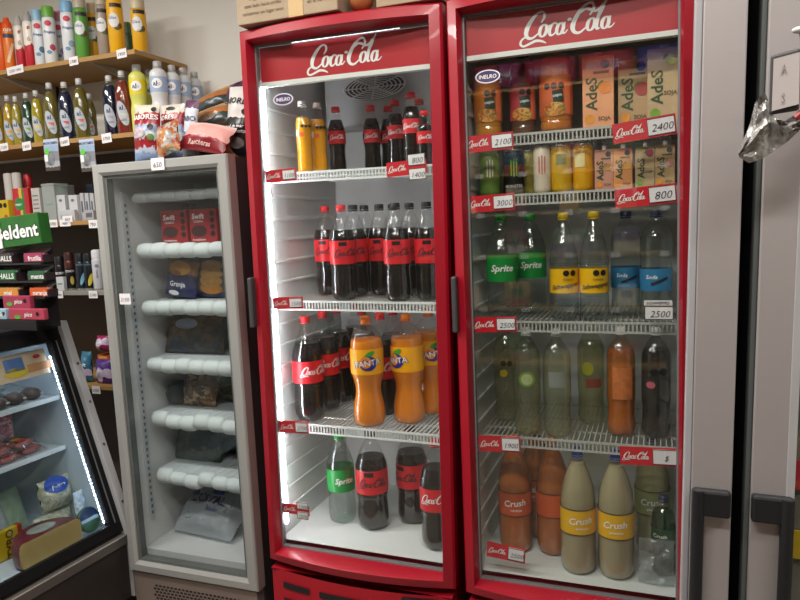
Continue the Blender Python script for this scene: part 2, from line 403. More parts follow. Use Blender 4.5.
def red_cooler(xl, xr, label, shelves, ztop, zbot, lit, header_px):
    xc = (xl+xr)/2; W = (xr-xl)/2
    t = thing('drink_cooler', label, 'refrigerator', (xc, 2.0, 0))
    # outer cabinet
    b = MB(); b.box(-W+.01, -W+.022, .03, .68, .06, ztop-.01).box(W-.022, W-.01, .03, .68, .06, ztop-.01).box(-W+.01, W-.01, .03, .68, ztop-.03, ztop-.01)
    b.box(-W+.01, W-.01, .655, .68, .06, ztop-.01).box(-W+.01, W-.01, .05, .68, .06, zbot+.03)
    b.build('cabinet', mat('#a01424', .4), t)
    zi = zbot+.062  # cooler floor
    l = MB(); i0, i1, j1 = -W+.026, W-.026, .6
    l.quad((i0, .03, zi), (i0, j1, zi), (i0, j1, ztop-.04), (i0, .03, ztop-.04)); l.quad((i1, .03, zi), (i1, .03, ztop-.04), (i1, j1, ztop-.04), (i1, j1, zi))
    l.quad((i0, j1, zi), (i1, j1, zi), (i1, j1, ztop-.04), (i0, j1, ztop-.04)); l.quad((i0, .03, zi), (i1, .03, zi), (i1, j1, zi), (i0, j1, zi))
    l.quad((i0, .03, ztop-.04), (i0, j1, ztop-.04), (i1, j1, ztop-.04), (i1, .03, ztop-.04))
    ln = l.build('liner', LINER, t)
    rb = B(0, .008, .06, .56, -.006, .006)
    first = None
    for sgn in (0, 1):
        for k in range(int((1.9-zi)/.075)):
            if first is None:
                first = rb.build('shelf_ledge', LINER, ln, bevel=.003); o = first
            else:
                o = first.copy(); COL.objects.link(o)
            o.location = (i0 if sgn == 0 else i1-.008, 0, zi+.09+k*.075)
    # bowed door
    bow = .042
    f = lambda x: -.022-bow*(1-(x/W)**2)
    door = MB().loops(-W, W, zbot, ztop, [(0, lambda x: .028), (0, lambda x: f(x)+.016), (.006, lambda x: f(x)+.008), (.034, lambda x: f(x)), (.036, lambda x: f(x)+.004), (.042, lambda x: .008), (.042, lambda x: .026)], 12)
    d = door.build('door', FRAMERED, t, 25)
    MB().loops(-W+.04, W-.04, zbot+.04, ztop-.04, [(0, lambda x: .012), (.007, lambda x: .012), (.007, lambda x: .03)], 2).build('gasket', mat('#77787a', .5), d)
    B(-W+.042, W-.042, .014, .018, zbot+.042, ztop-.042).build('glass', GLASS, d)
    B(-W-.004, -W+.012, -.045, -.012, 1.15, 1.32).build('handle', mat('#4b4c4e', .45, .3), d, bevel=.005)
    # header
    hx0, hx1, hz0 = header_px
    hd = B(hx0-xc, hx1-xc, .03, .05, hz0, ztop-.05).build('header_panel', mat('#b8202c', .4, var=.1, scale=5), t)
    B(hx0-xc, hx1-xc, .026, .05, hz0-.014, hz0).build('header_edge', WHITE, hd)
    decal('lettering', logo2d(.256), flat(.03), (.008 if lit else .0), hz0+.055, LWHITE, hd)
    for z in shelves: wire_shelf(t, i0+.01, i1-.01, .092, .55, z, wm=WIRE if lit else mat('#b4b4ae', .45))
    # kick grille below the door
    k = MB().grid(lambda u, v: (-W+.01+u*(2*W-.02), f(-W+.01+u*(2*W-.02))+.012, .05+v*(zbot-.075)), 14, 2)
    k.quad((-W+.01, f(-W), zbot-.025), (W-.01, f(W), zbot-.025), (W-.01, .06, zbot-.025), (-W+.01, .06, zbot-.025))
    kp = k.build('kick_panel', mat('#a81626', .4), t, 60)
    for q, (a, c) in enumerate(((-W+.06, -.17), (-.13, .1), (-W+.06, -.17), (-.13, .1))):
        zz = zbot-.07-(.06 if q > 1 else 0)
        MB().grid(lambda u, v: (a+u*(c-a), f(a+u*(c-a))+.008, zz-.018+v*.022), 6, 1).build('vent_slot', DARK, kp)
    B(.17, .29, -.055, .02, zbot-.075, zbot-.035).build('thermostat', BLACK, t, bevel=.004)
    B(-W+.02, W-.02, .02, .66, 0, .06).build('plinth', DARK, t)
    return t, xc
S1, S2, S3, S4 = 1.665, 1.225, .783, .373
T1, T2, T3, T4, T5 = 1.733, 1.554, 1.165, .794, .366
cooler1, XC1 = red_cooler(-1.29, -.603, 'red bow-fronted drink cooler, brightly lit, cola and orange bottles, cardboard boxes on top', (S1, S2, S3), 2.118, .311, True, (-1.24, -.65, 1.958))
cooler2, XC2 = red_cooler(-.578, .092, 'red bow-fronted drink cooler, unlit, with juice cartons and cans, beside the steel cooler', (T1, T2, T3, T4), 2.118, .304, False, (-.53, .045, 1.962))
cooler1.rotation_euler = (0, .012, 0); cooler1.location.x -= .012
# light strips and fan inside the lit cooler
B(-.298, -.290, .034, .042, .43, 1.95).build('light_strip', glow('#f4f8ff', 55), cooler1)
B(-.17, .2, .021, .026, 2.071, 2.073).build('light_strip', glow('#f6f8ff', 7), cooler1)
g = MB()
for r in [.02+.016*i for i in range(7)]:
    g.tube([(r*1.1*math.cos(a), 0, r*math.sin(a)) for a in [2*PI*k/24 for k in range(25)]], .0028, 5)
for a in (0, PI/4, PI/2, 3*PI/4): g.tube([(-.125*math.cos(a), .003, -.115*math.sin(a)), (.125*math.cos(a), .003, .115*math.sin(a))], .0028, 5)
p = at(373, 88, 2.42)
go = g.build('fan_grille', mat('#d4d6d6', .4, .1), cooler1, 40); go.location = (p.x-XC1, .4, p.z); go.rotation_euler = (-.5, 0, 0); go.scale = (.95, 1, .48)
rc = MB().lathe([(0, 0), (.12, 0), (.12, .004), (0, .004)], 28).build('fan_shade_disc', mat('#4a4a4a', .6), cooler1); rc.location = (p.x-XC1, .412, p.z); rc.rotation_euler = (PI/2-.5, 0, 0); rc.scale = (.98, .48, 1)  # flat dark disc paints the shade seen through the grille
bk = B(-.27, .27, .44, .6, 1.85, 2.07).build('evaporator_box', mat('#b9bbba', .45), cooler1, bevel=.01)
for root, xc, px, py in ((cooler1, XC1, 279, 100), (cooler2, XC2, 487, 76)):
    p = at(px, py, 2.0); q = (p.x-xc, p.z)
    s = decal('sticker', disc2d(.037, .019), flat(.0095), q[0], q[1], mat('#e8e4ee', .4), root)
    decal('sticker_field', disc2d(.033, .016), flat(.0095), q[0], q[1], mat('#3b2a58', .4), s, .0015)
    decal('lettering', text2d('INELRO', .011, .01, .1), flat(.0095), q[0], q[1], LWHITE, s, .002)
decal('display', text2d('38', .022, .02, .2), flat(-.055), .21, .311-.055, glow('#ff5040', 1.2), cooler1)

# price tags ---------------------------------------------------------------
def price_tag(px, py, Y, w_, price, label, h=.046, frac=.54, tilt=0, red=True, extra=None):
    c = at(px, py, Y); w_ *= .975; h *= .975
    t = thing('price_tag', label, 'price tag', c, 0, 'red price tags on the coolers', rot=(0, tilt, 0))
    x0, x1 = -w_/2, w_/2; xm = x0+w_*frac if red else x0
    if red:
        B(x0, x1, -.0015, .0015, -h/2, h/2).build('red_plate', TAGRED, t)
        decal('lettering', logo2d(w_*frac*.85), flat(-.0015), (x0+xm)/2, 0, LWHITE, t)
    cards = [(0, price)] if not extra else [(-h*.5, price), (h*.5, extra)]
    for dz, pr in cards:
        cd_ = B(xm+.002, x1-.003, -.0035, -.0015, dz-h/2+.005, dz+h/2-.004).build('card', CARD, t)
        cw, ch = (x1-xm-.005), h-.009
        fr = MB(); 
        for a in ((xm+.002, x1-.003, dz+h/2-.006, dz+h/2-.004), (xm+.002, x1-.003, dz-h/2+.005, dz-h/2+.007), (xm+.002, xm+.0035, dz-h/2+.005, dz+h/2-.004), (x1-.0045, x1-.003, dz-h/2+.005, dz+h/2-.004)):
            fr.box(a[0], a[1], -.004, -.0035, a[2], a[3])
        fr.build('border', INK, cd_)
        decal('lettering', text2d(pr, min(ch*.5, cw/len(pr)*1.15), -.006, .25), flat(-.0035), (xm+x1)/2+.003, dz-.002, INK, cd_)
    return t
YT = 2.028
for a in [(281, 175.5, .118, '1100', 'red tag priced 1100 under the orange juice bottles', .042),
          (288, 303, .118, '1500', 'red tag priced 1500 at left end of middle cola shelf', .042),
          (294, 427, .118, '2700', 'red tag priced 2700 under the large cola bottle', .044),
          (489, 142.5, .148, '2100', 'red tag priced 2100 under the juice bottles', .05),
          (491, 203, .145, '3000', 'red tag priced 3000 under the green energy can', .05),
          (494.5, 324.5, .138, '2500', 'red tag priced 2500 below the green-labelled bottles', .048),
          (499.5, 444, .135, '1900', 'red tag priced 1900 above the orange soda bottle', .052),
          (649.5, 456.5, .166, '$    ', 'red tag with a blank white card above the plastic bag', .055)]:
    price_tag(a[0], a[1], YT, a[2], a[3], a[4], a[5], tilt=-.03)
price_tag(644, 129, YT, .168, '2400', 'red tag priced 2400 under the soy cartons, tilted up', .056, tilt=-.1)
price_tag(645.5, 196, YT, .165, '800', 'red tag priced 800 under the small soy cartons', .054, tilt=-.07)
price_tag(506, 552.5, 2.026, .125, '2500', 'red tag priced 2500 low on the glass before orange soda', .05, tilt=.08)
price_tag(406.5, 168, YT, .135, '1400', 'red tag with two cards, 1400 and 800, below small cola bottles', .045, extra='800', tilt=-.04)
price_tag(296, 509.5, 2.026, .108, '1500', 'red tag with two cards low on the glass by the clear bottle', .036, extra='1300', tilt=.03)
price_tag(659, 313, YT, .082, '2500', 'white card priced 2500 with a name strip, below blue labels', .048, red=False)
c = at(658, 303, YT-.004); t = tag(B(-.037, .037, 0, .002, -.007, .007).build('name_strip', CARD), 'narrow white name strip above the 2500 card', 'price tag'); t.location = c
decal('lettering', text2d('SCHWEPPES', .008, .012), flat(0), 0, 0, INK, t)

# ------------------------------------------------------------------ bottles
def prof_of(pts, R, h, n=3):
    q = cr_spline([(r*R, z*h) for r, z in pts], n)
    return [(max(r, 0), max(0, z)) for r, z in q]
P_COLA = [(0, .012), (.5, 0), (.82, .012), (.97, .06), (1, .12), (.98, .22), (.95, .29), (.97, .345), (1, .37), (1, .6), (.97, .64), (.84, .71), (.62, .79), (.42, .86), (.29, .905), (.26, .93), (.26, .95)]
P_ZERO = [(0, .012), (.5, 0), (.85, .012), (.97, .05), (1, .1), (1, .2), (.96, .27), (.96, .34), (1, .375), (1, .64), (.96, .68), (.8, .76), (.56, .85), (.36, .905), (.31, .93), (.31, .95)]
P_FANTA = [(0, .012), (.5, 0), (.86, .012), (1, .06), (1, .15), (.93, .22), (.82, .3), (.82, .36), (.92, .43), (1, .49), (1, .73), (.95, .79), (.8, .85), (.5, .9), (.27, .925), (.26, .95)]
P_SMALL = [(0, .012), (.5, 0), (.85, .012), (1, .06), (1, .2), (.94, .28), (.94, .38), (1, .44), (1, .64), (.94, .7), (.7, .8), (.48, .88), (.42, .92), (.42, .95)]
P_CRUSH = [(0, .012), (.5, 0), (.8, .01), (.96, .05), (1, .1), (1, .3), (1, .56), (.98, .61), (.88, .7), (.66, .8), (.42, .88), (.28, .92), (.25, .94), (.25, .955)]
P_SLIM = [(0, .012), (.5, 0), (.85, .012), (.98, .05), (1, .1), (.96, .2), (.96, .3), (1, .36), (1, .66), (.98, .74), (.86, .8), (.55, .87), (.32, .91), (.3, .95)]
P_JUICE = [(0, .012), (.5, 0), (.9, .012), (1, .05), (1, .1), (.95, .13), (1, .16), (1, .56), (.95, .59), (1, .62), (1, .72), (.92, .8), (.7, .87), (.44, .91), (.42, .95)]
P_SCHW = [(0, .012), (.5, 0), (.85, .012), (1, .06), (1, .22), (.97, .25), (.97, .5), (1, .52), (.95, .6), (.75, .72), (.5, .83), (.34, .9), (.3, .93), (.3, .95)]
def liquid(col, rough=.12, coat=.3): return mat(col, rough, var=.03, coat=coat)
COLA = liquid('#120a09', .08); ORANGE = liquid('#e88314'); YJUICE = liquid('#f2a40c'); WATER = clear('#f6f9f8', .02, 1.33)
def bottle(name, label, cat, P, R, h, loc, rz, liq, fill, capm, lab=None, shell=None, group=None, prints=(), sx=1, sy=1, seg=26, cap_r=None, cap_h=.05, flute=None):
    if flute is None: flute = sy == 1 and P is not P_CRUSH and P is not P_JUICE
    t = thing(name, label, cat, loc, rz, group)
    pr = prof_of(P, R, h)
    if liq:
        inner = [(max(0, r-.0016), z+.0012) for r, z in pr if z <= fill*h]
        inner = inner+[(inner[-1][0], fill*h+.001), (0, fill*h+.001)]
        (MB().pet(inner, h, 30, sx, sy) if flute else MB().lathe(inner, seg, sx, sy)).build('liquid', liq, t, 50)
    (MB().pet(pr, h, 30, sx, sy) if flute else MB().lathe(pr, seg, sx, sy)).build('bottle_body', shell or FILM, t, 50)
    flute = False
    cr_ = cap_r or r_at(pr, h*.94)+.003
    cp = [(cr_, (1-cap_h)*h), (cr_, h-.003), (cr_-.002, h), (0, h)]
    MB().lathe([(cr_*1.0, cp[0][1])]+cp[1:], 20).build('cap', capm, t, 40)
    MB().sleeve([(cr_*.98+.0012, cp[0][1]-.006), (cr_*.98+.0012, cp[0][1]-.002)], 20).build('neck_ring', capm, t, 40)
    sf = round_surf(pr, sx, sy)
    if lab:
        z0, z1, lm = lab
        zz = [z0+(z1-z0)*i/4 for i in range(5)]
        lb = MB().sleeve([(r_at(pr, z*h)+.0009, z*h) for z in zz], seg, sx, sy).build('label', lm, t, 50)
    else: lb = t
    for nm, sh, u, v, mt in prints:
        decal(nm, sh, sf, u, v*h, mt, lb, .0022)
    return t
_proto = {}
def put(key, make, loc, rz, label, cat, group=None):
    "first time builds the thing, then copies it with its parts"
    if key not in _proto:
        t = make(); _proto[key] = t
    else: t = copy_tree(_proto[key])
    t.location = loc; t.rotation_euler = (0, 0, rz); tag(t, label, cat, group); return t
def on(px, py, Y, z):
    p = at(px, py, Y)
    if z in (S1, S2, S3, S4): z += .012*(XC1-.012-p.x)+(.0022 if z == S4 else .0006)   # the lit cooler leans a little
    elif z in (T1, T2, T3, T4, T5): z += .001
    return (p.x, Y, z)
REDCAP = mat('#d8242a', .4); BLKCAP = mat('#17171a', .4); LABRED = mat('#d6222c', .38, var=.03); ORCAP = mat('#ef7a12', .4); WHCAP = mat('#eceae6', .4)
GRNCAP = mat('#1f9a3c', .4); YCAP = mat('#e6c21e', .4); BLUCAP = mat('#2c4fae', .4); LABGRN = mat('#128a3a', .4, var=.03); LABYEL = mat('#f0b80c', .4, var=.03)
SEAL = mat('#0e0e10', .5)
def octs(n, r, u0, v, gap=None):
    return [('seal', disc2d(r, r, 8, 1), u0+i*(gap or r*2.15), v, SEAL) for i in range(n)]
def face(loc): return math.atan2(loc[0], loc[1])*-1   # turn a thing's front towards the aisle
def f_cola():
    return bottle('cola_bottle', '-', 'bottle', P_COLA, .056, .378, (0, 0, 0), 0, COLA, .745, REDCAP, (.375, .585, LABRED), prints=[('lettering', logo2d(.105), 0, .49, LWHITE)])
def f_zero(h=.327, R=.0445, cap=None):
    return lambda: bottle('cola_bottle', '-', 'bottle', P_ZERO, R, h, (0, 0, 0), 0, COLA, .735, cap or BLKCAP, (.385, .63, LABRED), prints=[('lettering', logo2d(R*1.85), .0, .5, INK), ('seal', rect2d(R*.6, R*.28, 2, 1), -R*.2, .595, SEAL)])
def f_fanta():
    P = [('emblem', disc2d(.03, .026), 0, .595, mat('#2b2a86', .4)), ('leaf', rot2(disc2d(.02, .009, 10, 2), .5), .006, .675, mat('#3d9a2c', .4)),
         ('emblem_fruit', disc2d(.02, .02), -.008, .605, mat('#f08a10', .4))]
    t = bottle('orange_soda_bottle', '-', 'bottle', P_FANTA, .057, .384, (0, 0, 0), 0, ORANGE, .79, ORCAP, (.49, .72, mat('#f5a80f', .4, var=.03)), prints=P)
    lb = [c for c in t.children if c.name.startswith('label')][0]
    pr = prof_of(P_FANTA, .057, .384); sf = round_surf(pr)
    decal('lettering', rot2(text2d('FANTA', .021, .03), .12), sf, 0, .6*.384, mat('#20207a', .4), lb, .003)
    decal('lettering', rot2(text2d('FANTA', .02, .008), .12), sf, 0, .6*.384, LWHITE, lb, .0036)
    return t
def f_small():
    return bottle('small_cola_bottle', '-', 'bottle', P_SMALL, .031, .243, (0, 0, 0), 0, COLA, .8, REDCAP, (.45, .64, LABRED), prints=[('lettering', logo2d(.055), .004, .545, LWHITE), ('seal', rect2d(.013, .02, 2, 1), -.03, .55, SEAL)])
def f_mini():
    return bottle('mini_cola_bottle', '-', 'bottle', P_SMALL, .026, .172, (0, 0, 0), 0, COLA, .72, REDCAP, (.4, .62, LABRED), prints=[('lettering', logo2d(.045), 0, .51, LWHITE)])
def f_or500():
    return bottle('orange_juice_bottle', '-', 'bottle', P_SMALL, .028, .244, (0, 0, 0), 0, YJUICE, .76, WHCAP, None, prints=octs(3, .0058, -.004, .645, .0125)+[('emblem', disc2d(.008, .008), -.006, .53, mat('#e0561c', .5)), ('emblem', disc2d(.006, .012), -.022, .55, LWHITE)])
def f_sprite(h=.33, R=.05):
    return lambda: bottle('lemon_soda_bottle', '-', 'bottle', P_ZERO, R, h, (0, 0, 0), 0, WATER, .74, GRNCAP, (.37, .62, LABGRN), shell=clear('#f2f8f5', .06, 1.9, .02, .3), prints=[('lettering', text2d('Sprite', .021, .02, .25), 0, .5, LWHITE)])
G1 = 'cola bottles in the lit cooler'
# top shelf of the lit cooler
for px, py, Y, lb in [(304, 138, 2.15, 'small orange juice bottle with white cap, front one'), (319, 140, 2.215, 'small orange juice bottle with white cap, half hidden behind the other')]:
    L_ = on(px, py, Y, S1); put('or500', f_or500, L_, face(L_), lb, 'bottle', 'orange juice bottles')
for px, py, Y, lb in [(337, 140, 2.32, 'small cola bottle beside the orange juices, top shelf'), (372, 140, 2.36, 'small cola bottle below the fan, standing left'), (389, 137, 2.41, 'small cola bottle at the back below the fan'),
                      (396, 136, 2.3, 'small cola bottle left of the front red-capped one, top shelf'), (412, 131, 2.18, 'small cola bottle with bright red cap, front of top shelf'), (420, 131, 2.32, 'small cola bottle behind the front red-capped one')]:
    L_ = on(px, py, Y, S1); put('small', f_small, L_, face(L_)+random.uniform(-.3, .3), lb, 'bottle', 'small cola bottles')
L_ = on(425, 137, 2.125, S1); put('mini', f_mini, L_, face(L_), 'mini cola bottle at right end of the top shelf', 'bottle')
for px, py, Y, red, lb in [(343, 255, 2.15, 1, 'cola bottle with red cap in front of middle shelf'), (397, 255, 2.15, 0, 'half-empty looking cola bottle with black cap, front of middle shelf'), (428, 255, 2.18, 0, 'cola bottle with black cap cut by the door frame, middle shelf'),
                      (327, 255, 2.3, 1, 'cola bottle with red cap, leftmost of the middle shelf'), (355, 252, 2.25, 0, 'black-capped cola bottle right behind the red-capped one, middle shelf'), (381, 252, 2.3, 0, 'black-capped cola bottle in the second row, centre of middle shelf'),
                      (411, 252, 2.29, 0, 'black-capped cola bottle in the second row by the door frame'), (366, 250, 2.4, 0, 'cola bottle at the back of middle shelf, centre left'), (394, 250, 2.4, 0, 'cola bottle at the back of middle shelf, centre right')]:
    L_ = on(px, py, Y, S2); put('zero%d' % red, f_zero(cap=REDCAP if red else BLKCAP), L_, face(L_)+random.uniform(-.25, .25), lb, 'bottle', G1)
for px, py, Y, lb in [(308, 370, 2.165, 'large cola bottle, front left of the lower shelf'), (325, 366, 2.29, 'large cola bottle, second back from the left front'), (339, 362, 2.41, 'large cola bottle, third back in the left column'),
                      (358, 360, 2.53, 'large cola bottle at the very back behind the orange soda'), (364, 358, 2.39, 'large cola bottle hidden behind the front orange soda'), (382, 365, 2.285, 'large cola bottle between the two orange sodas'), (395, 360, 2.4, 'large cola bottle at the back between the orange sodas')]:
    L_ = on(px, py, Y, S3); put('cola', f_cola, L_, face(L_)+random.uniform(-.2, .5), lb, 'bottle', G1)
for px, py, Y, rz, lb in [(368, 380, 2.155, .05, 'orange soda bottle in front at centre of the lower shelf'), (408, 375, 2.225, -.75, 'orange soda bottle right of centre on the lower shelf'), (430, 368, 2.348, .2, 'orange soda bottle farthest right, behind the door frame')]:
    L_ = on(px, py, Y, S3); put('fanta', f_fanta, L_, face(L_)+rz, lb, 'bottle', 'orange soda bottles')
L_ = on(341, 480, 2.23, S4); put('sprite1', f_sprite(.34, .051), L_, face(L_)+.25, 'clear lemon soda bottle with green label on the cooler floor', 'bottle')
L_ = on(372, 480, 2.22, S4); put('zeroL', f_zero(.36, .058), L_, face(L_), 'big cola bottle with black script, centre of the cooler floor', 'bottle', G1)
L_ = on(412, 478, 2.31, S4); put('zeroL', f_zero(.36, .058), L_, face(L_)-.6, 'big cola bottle behind the front right one, on the cooler floor', 'bottle', G1)
L_ = on(439, 490, 2.14, S4); L_ = (min(L_[0], -.715), L_[1], L_[2]); put('cola', f_cola, L_, face(L_)-.1, 'large cola bottle, front right on the cooler floor', 'bottle', G1)

# second cooler ---------------------------------------------------------------
def f_juice(col, lab, R=.043):
    return lambda: bottle('juice_bottle', '-', 'bottle', P_JUICE, R, .262, (0, 0, 0), 0, liquid(col), .82, mat('#2a2440', .4), (.18, .55, mat(lab, .45)), prints=octs(3 if R > .045 else 2, .0095, -.026 if R > .045 else -.002, .5)+[('emblem', rot2(rect2d(.03, .036, 3, 2), .12), .006, .385, mat('#1f3424', .5)), ('lettering', rot2(text2d('cepita', .009, .015), .12), .006, .4, LWHITE), ('fruit', disc2d(.032, .02), -.004, .245, mottle(['#d88a3a', '#c8a83a', '#b85a2a', '#7a8a3a', '#e0b060'], 70, .5)), ('highlight_band', rect2d(.02, .09, 3, 3), .034, .36, mat('#e8744a', .45))])
L_ = on(488, 112, 2.15, T1); put('j1', f_juice('#c9821e', '#b8651c'), L_, face(L_), 'orange juice bottle with brown-orange label behind the oval sticker', 'bottle', 'juice bottles')
L_ = on(523, 108, 2.19, T1); put('j2', f_juice('#6a4a34', '#b8404a', .04), L_, face(L_), 'dark juice bottle with pink-red label between two orange ones', 'bottle', 'juice bottles')
L_ = on(556, 104, 2.15, T1); put('j3', f_juice('#cf7a2e', '#d2653a', .048), L_, face(L_), 'orange juice bottle with coral label beside the cartons', 'bottle', 'juice bottles')
def carton(w_, d_, h, col, fruit, leaf, pose, small=False):
    def mk():
        t = thing('soy_carton', '-', 'carton')
        B(-w_/2, w_/2, 0, d_, 0, h).build('box', mat(col, .5, var=.05), t, bevel=.002)
        sf = flat(0); g_ = mat('#39502e', .5)
        decal('lettering', rot2(text2d('AdeS', w_*.36, .02), PI/2), sf, -w_*.22, h*.48, g_, t)
        fx, fz, fr = {0: (.22, .56, .2), 1: (.24, .55, .22), 2: (.24, .84, .2)}[pose]
        decal('fruit', disc2d(w_*fr, w_*fr), sf, w_*fx, h*fz, mat(fruit, .5, var=.25, scale=40), t)
        decal('leaf', rot2(disc2d(w_*.17, w_*.05, 10, 2), .9), sf, w_*.06, h*(fz+.05), mat(leaf, .5), t)
        decal('fruit', disc2d(w_*.15, w_*.15), sf, -w_*.27, h*.14, mat('#7fae3c' if pose == 2 else '#e8962a', .5, var=.3, scale=60), t)
        decal('lettering', text2d('SOJA', w_*.13, .02), sf, w_*.2, h*(.4 if pose == 2 else .14), mat('#6a5030', .5), t)
        if pose != 2:
            decal('seal', disc2d(w_*.15, w_*.15, 8, 1), sf, w_*.22, h*.88, mat('#3e4440', .5), t)
            decal('warning_bar', rect2d(w_*.5, h*.035, 2, 1), sf, w_*.1, h*.775, mat('#54594c', .5), t)
        MB().lathe([(w_*.12, h), (w_*.12, h+.012), (0, h+.012)], 12, cy=d_*.4).build('cap', WHCAP, t)
        return t
    return mk
for i, (px, py, Y, col, fr, lf, pose, hh, lb) in enumerate([(598, 92, 2.13, '#eda476', '#ef8a3c', '#4a7a34', 0, .206, 'peach-coloured soy carton with an orange, leftmost of the tall cartons'), (634, 92, 2.15, '#bb9a72', '#a84038', '#56702e', 1, .19, 'tan soy carton with a red apple, middle of the tall cartons'), (664, 85, 2.12, '#cdaf86', '#b8b83c', '#7c9a3c', 2, .205, 'tan soy carton with green kiwi, rightmost of the tall cartons')]):
    L_ = on(px, py, Y, T1); put('ctn%d' % i, carton(.088, .065, hh, col, fr, lf, pose), L_, face(L_)*.5, lb, 'carton', 'tall soy cartons')
def can(R, h, cols, prints=()):
    def mk():
        t = thing('drink_can', '-', 'can')
        pr = [(R*.72, 0), (R*.95, .006), (R, .014), (R, h-.014), (R*.86, h-.004), (R*.88, h)]
        MB().lathe([(0, .004)]+pr+[(R*.82, h-.003), (0, h-.003)], 24).build('can_body', cols, t, 50)
        MB().sleeve([(R*.885, h-.0045), (R*.905, h-.002), (R*.885, h+.0005)], 24).build('rim', mat('#b8babb', .3, .8), t, 50)
        MB().box(-.006, .006, -.014, .004, h-.002, h).build('pull_tab', mat('#a8aaab', .3, .8), t)
        sf = round_surf(pr)
        for nm, sh, u, v, mt in prints: decal(nm, sh, sf, u, v*h, mt, t, .0012)
        return t
    return mk
claw = lambda m_: [('emblem', rect2d(.004, .05, 1, 4), -.008, .6, m_), ('emblem', rect2d(.004, .056, 1, 4), 0, .6, m_), ('emblem', rect2d(.004, .05, 1, 4), .008, .6, m_)]
cans = [(490, 174, 2.15, .034, bands([(0, '#5e7a34'), (.5, '#6f8f3a')], 2), claw(mat('#e8e2c8', .5)), 'green energy drink can with pale claw marks, leftmost'),
        (514, 176, 2.17, .032, mat('#1b1d1a', .35), claw(mat('#7cb83a', .5))+[('lettering', text2d('MONSTER', .009, .01), 0, .2, LWHITE)], 'black energy drink can with green claw mark'),
        (528, 173, 2.25, .031, mat('#b8a94e', .35), [], 'olive yellow drink can behind the white one'),
        (542, 172, 2.13, .026, mat('#d8cbb4', .35), claw(mat('#c86a6a', .5)), 'slim white drink can with pink claw mark'),
        (561, 171, 2.15, .032, mat('#d2a41c', .35), [('emblem', rect2d(.03, .03, 3, 2), 0, .7, mat('#8d8a50', .5))], 'golden yellow drink can beside the white one'),
        (583, 170, 2.16, .031, mat('#dda018', .35), [('emblem', rect2d(.03, .04, 3, 2), -.01, .66, mat('#e8d89a', .5))], 'golden yellow drink can next to the small cartons')]
for i, (px, py, Y, R, mt, pr, lb) in enumerate(cans):
    L_ = on(px, py, Y, T2); put('can%d' % i, can(R, .14, mt, pr), L_, face(L_), lb, 'can', 'drink cans')
for i, (px, col, fr, lb) in enumerate([(604, '#c98e76', '#b8803c', 'small pinkish soy carton, leftmost of four'), (623, '#e09a62', '#e0a032', 'small orange soy carton, second of four'), (645, '#c0aa82', '#96344a', 'small tan soy carton with a dark red fruit'), (665, '#c2a274', '#c07a6a', 'small tan soy carton, rightmost of four')]):
    L_ = on(px, 170, 2.13, T2); put('sct%d' % i, carton(.053, .04, .118, col, fr, '#6a7a3a', 0 if i != 2 else 2), L_, face(L_)*.5, lb, 'carton', 'small soy cartons')
L_ = on(502, 268, 2.15, T3); put('sprite2', f_sprite(.331, .049), L_, face(L_), 'clear lemon soda bottle with bright green label, unlit cooler front', 'bottle', 'lemon sodas in the unlit cooler')
L_ = on(531, 264, 2.27, T3); put('sprite2', f_sprite(.331, .049), L_, face(L_), 'clear lemon soda bottle half hidden behind the other green label', 'bottle', 'lemon sodas in the unlit cooler')
def f_schw():
    return bottle('tonic_bottle', '-', 'bottle', P_SCHW, .0442, .329, (0, 0, 0), 0, WATER, .78, YCAP, (.26, .485, LABYEL), shell=clear('#f3f6f5', .06, 1.9, .02, .3), prints=octs(2, .0095, .006, .445, .021)+[('lettering', rot2(text2d('Schweppes', .0135, .02, .3), .14), .004, .33, INK), ('lettering', text2d('TONICA', .006, .008), .012, .385, INK)])
for px, lb in [(564, 'clear tonic bottle with yellow label and yellow cap, left one'), (594, 'clear tonic bottle with yellow label and yellow cap, right one')]:
    L_ = on(px, 272, 2.15, T3); put('schw', f_schw, L_, face(L_), lb, 'bottle', 'tonic bottles')
def f_blue():
    return bottle('soda_water_bottle', '-', 'bottle', P_SLIM, .0455, .325, (0, 0, 0), 0, WATER, .78, mat('#3a4a66', .4), (.27, .47, mat('#2f77a4', .4, var=.15, scale=30)), shell=clear('#f0f4f4', .06, 1.9, .02, .3), prints=[('stripe', rot2(rect2d(.05, .008, 4, 1), .4), .01, .36, INK), ('lettering', text2d('Soda', .012, .01, .2), -.012, .4, LWHITE)])
for px, Y, lb in [(626, 2.25, 'clear water bottle with blue label beside the tonic bottles'), (656, 2.18, 'clear water bottle with blue label, rightmost by the price card')]:
    L_ = on(px, 272, Y, T3); put('blue', f_blue, L_, face(L_), lb, 'bottle', 'blue-labelled water bottles')
def f_flav(liq, prints, shell='#f4f5ee', fill=.8, cap=None):
    return lambda: bottle('flavoured_water_bottle', '-', 'bottle', P_SLIM, .0432, .342, (0, 0, 0), 0, liq, fill, cap or WHCAP, None, shell=clear(shell, .06, 1.9, .02, .3), prints=prints)
PALE = clear('#f7f4d6', .02, 1.33, .09)
gc = [('emblem', disc2d(.025, .025, 16), 0, .54, mat('#7c9a4c', .5)), ('emblem_ring', disc2d(.018, .018, 16), 0, .54, mat('#b8c48a', .5))]
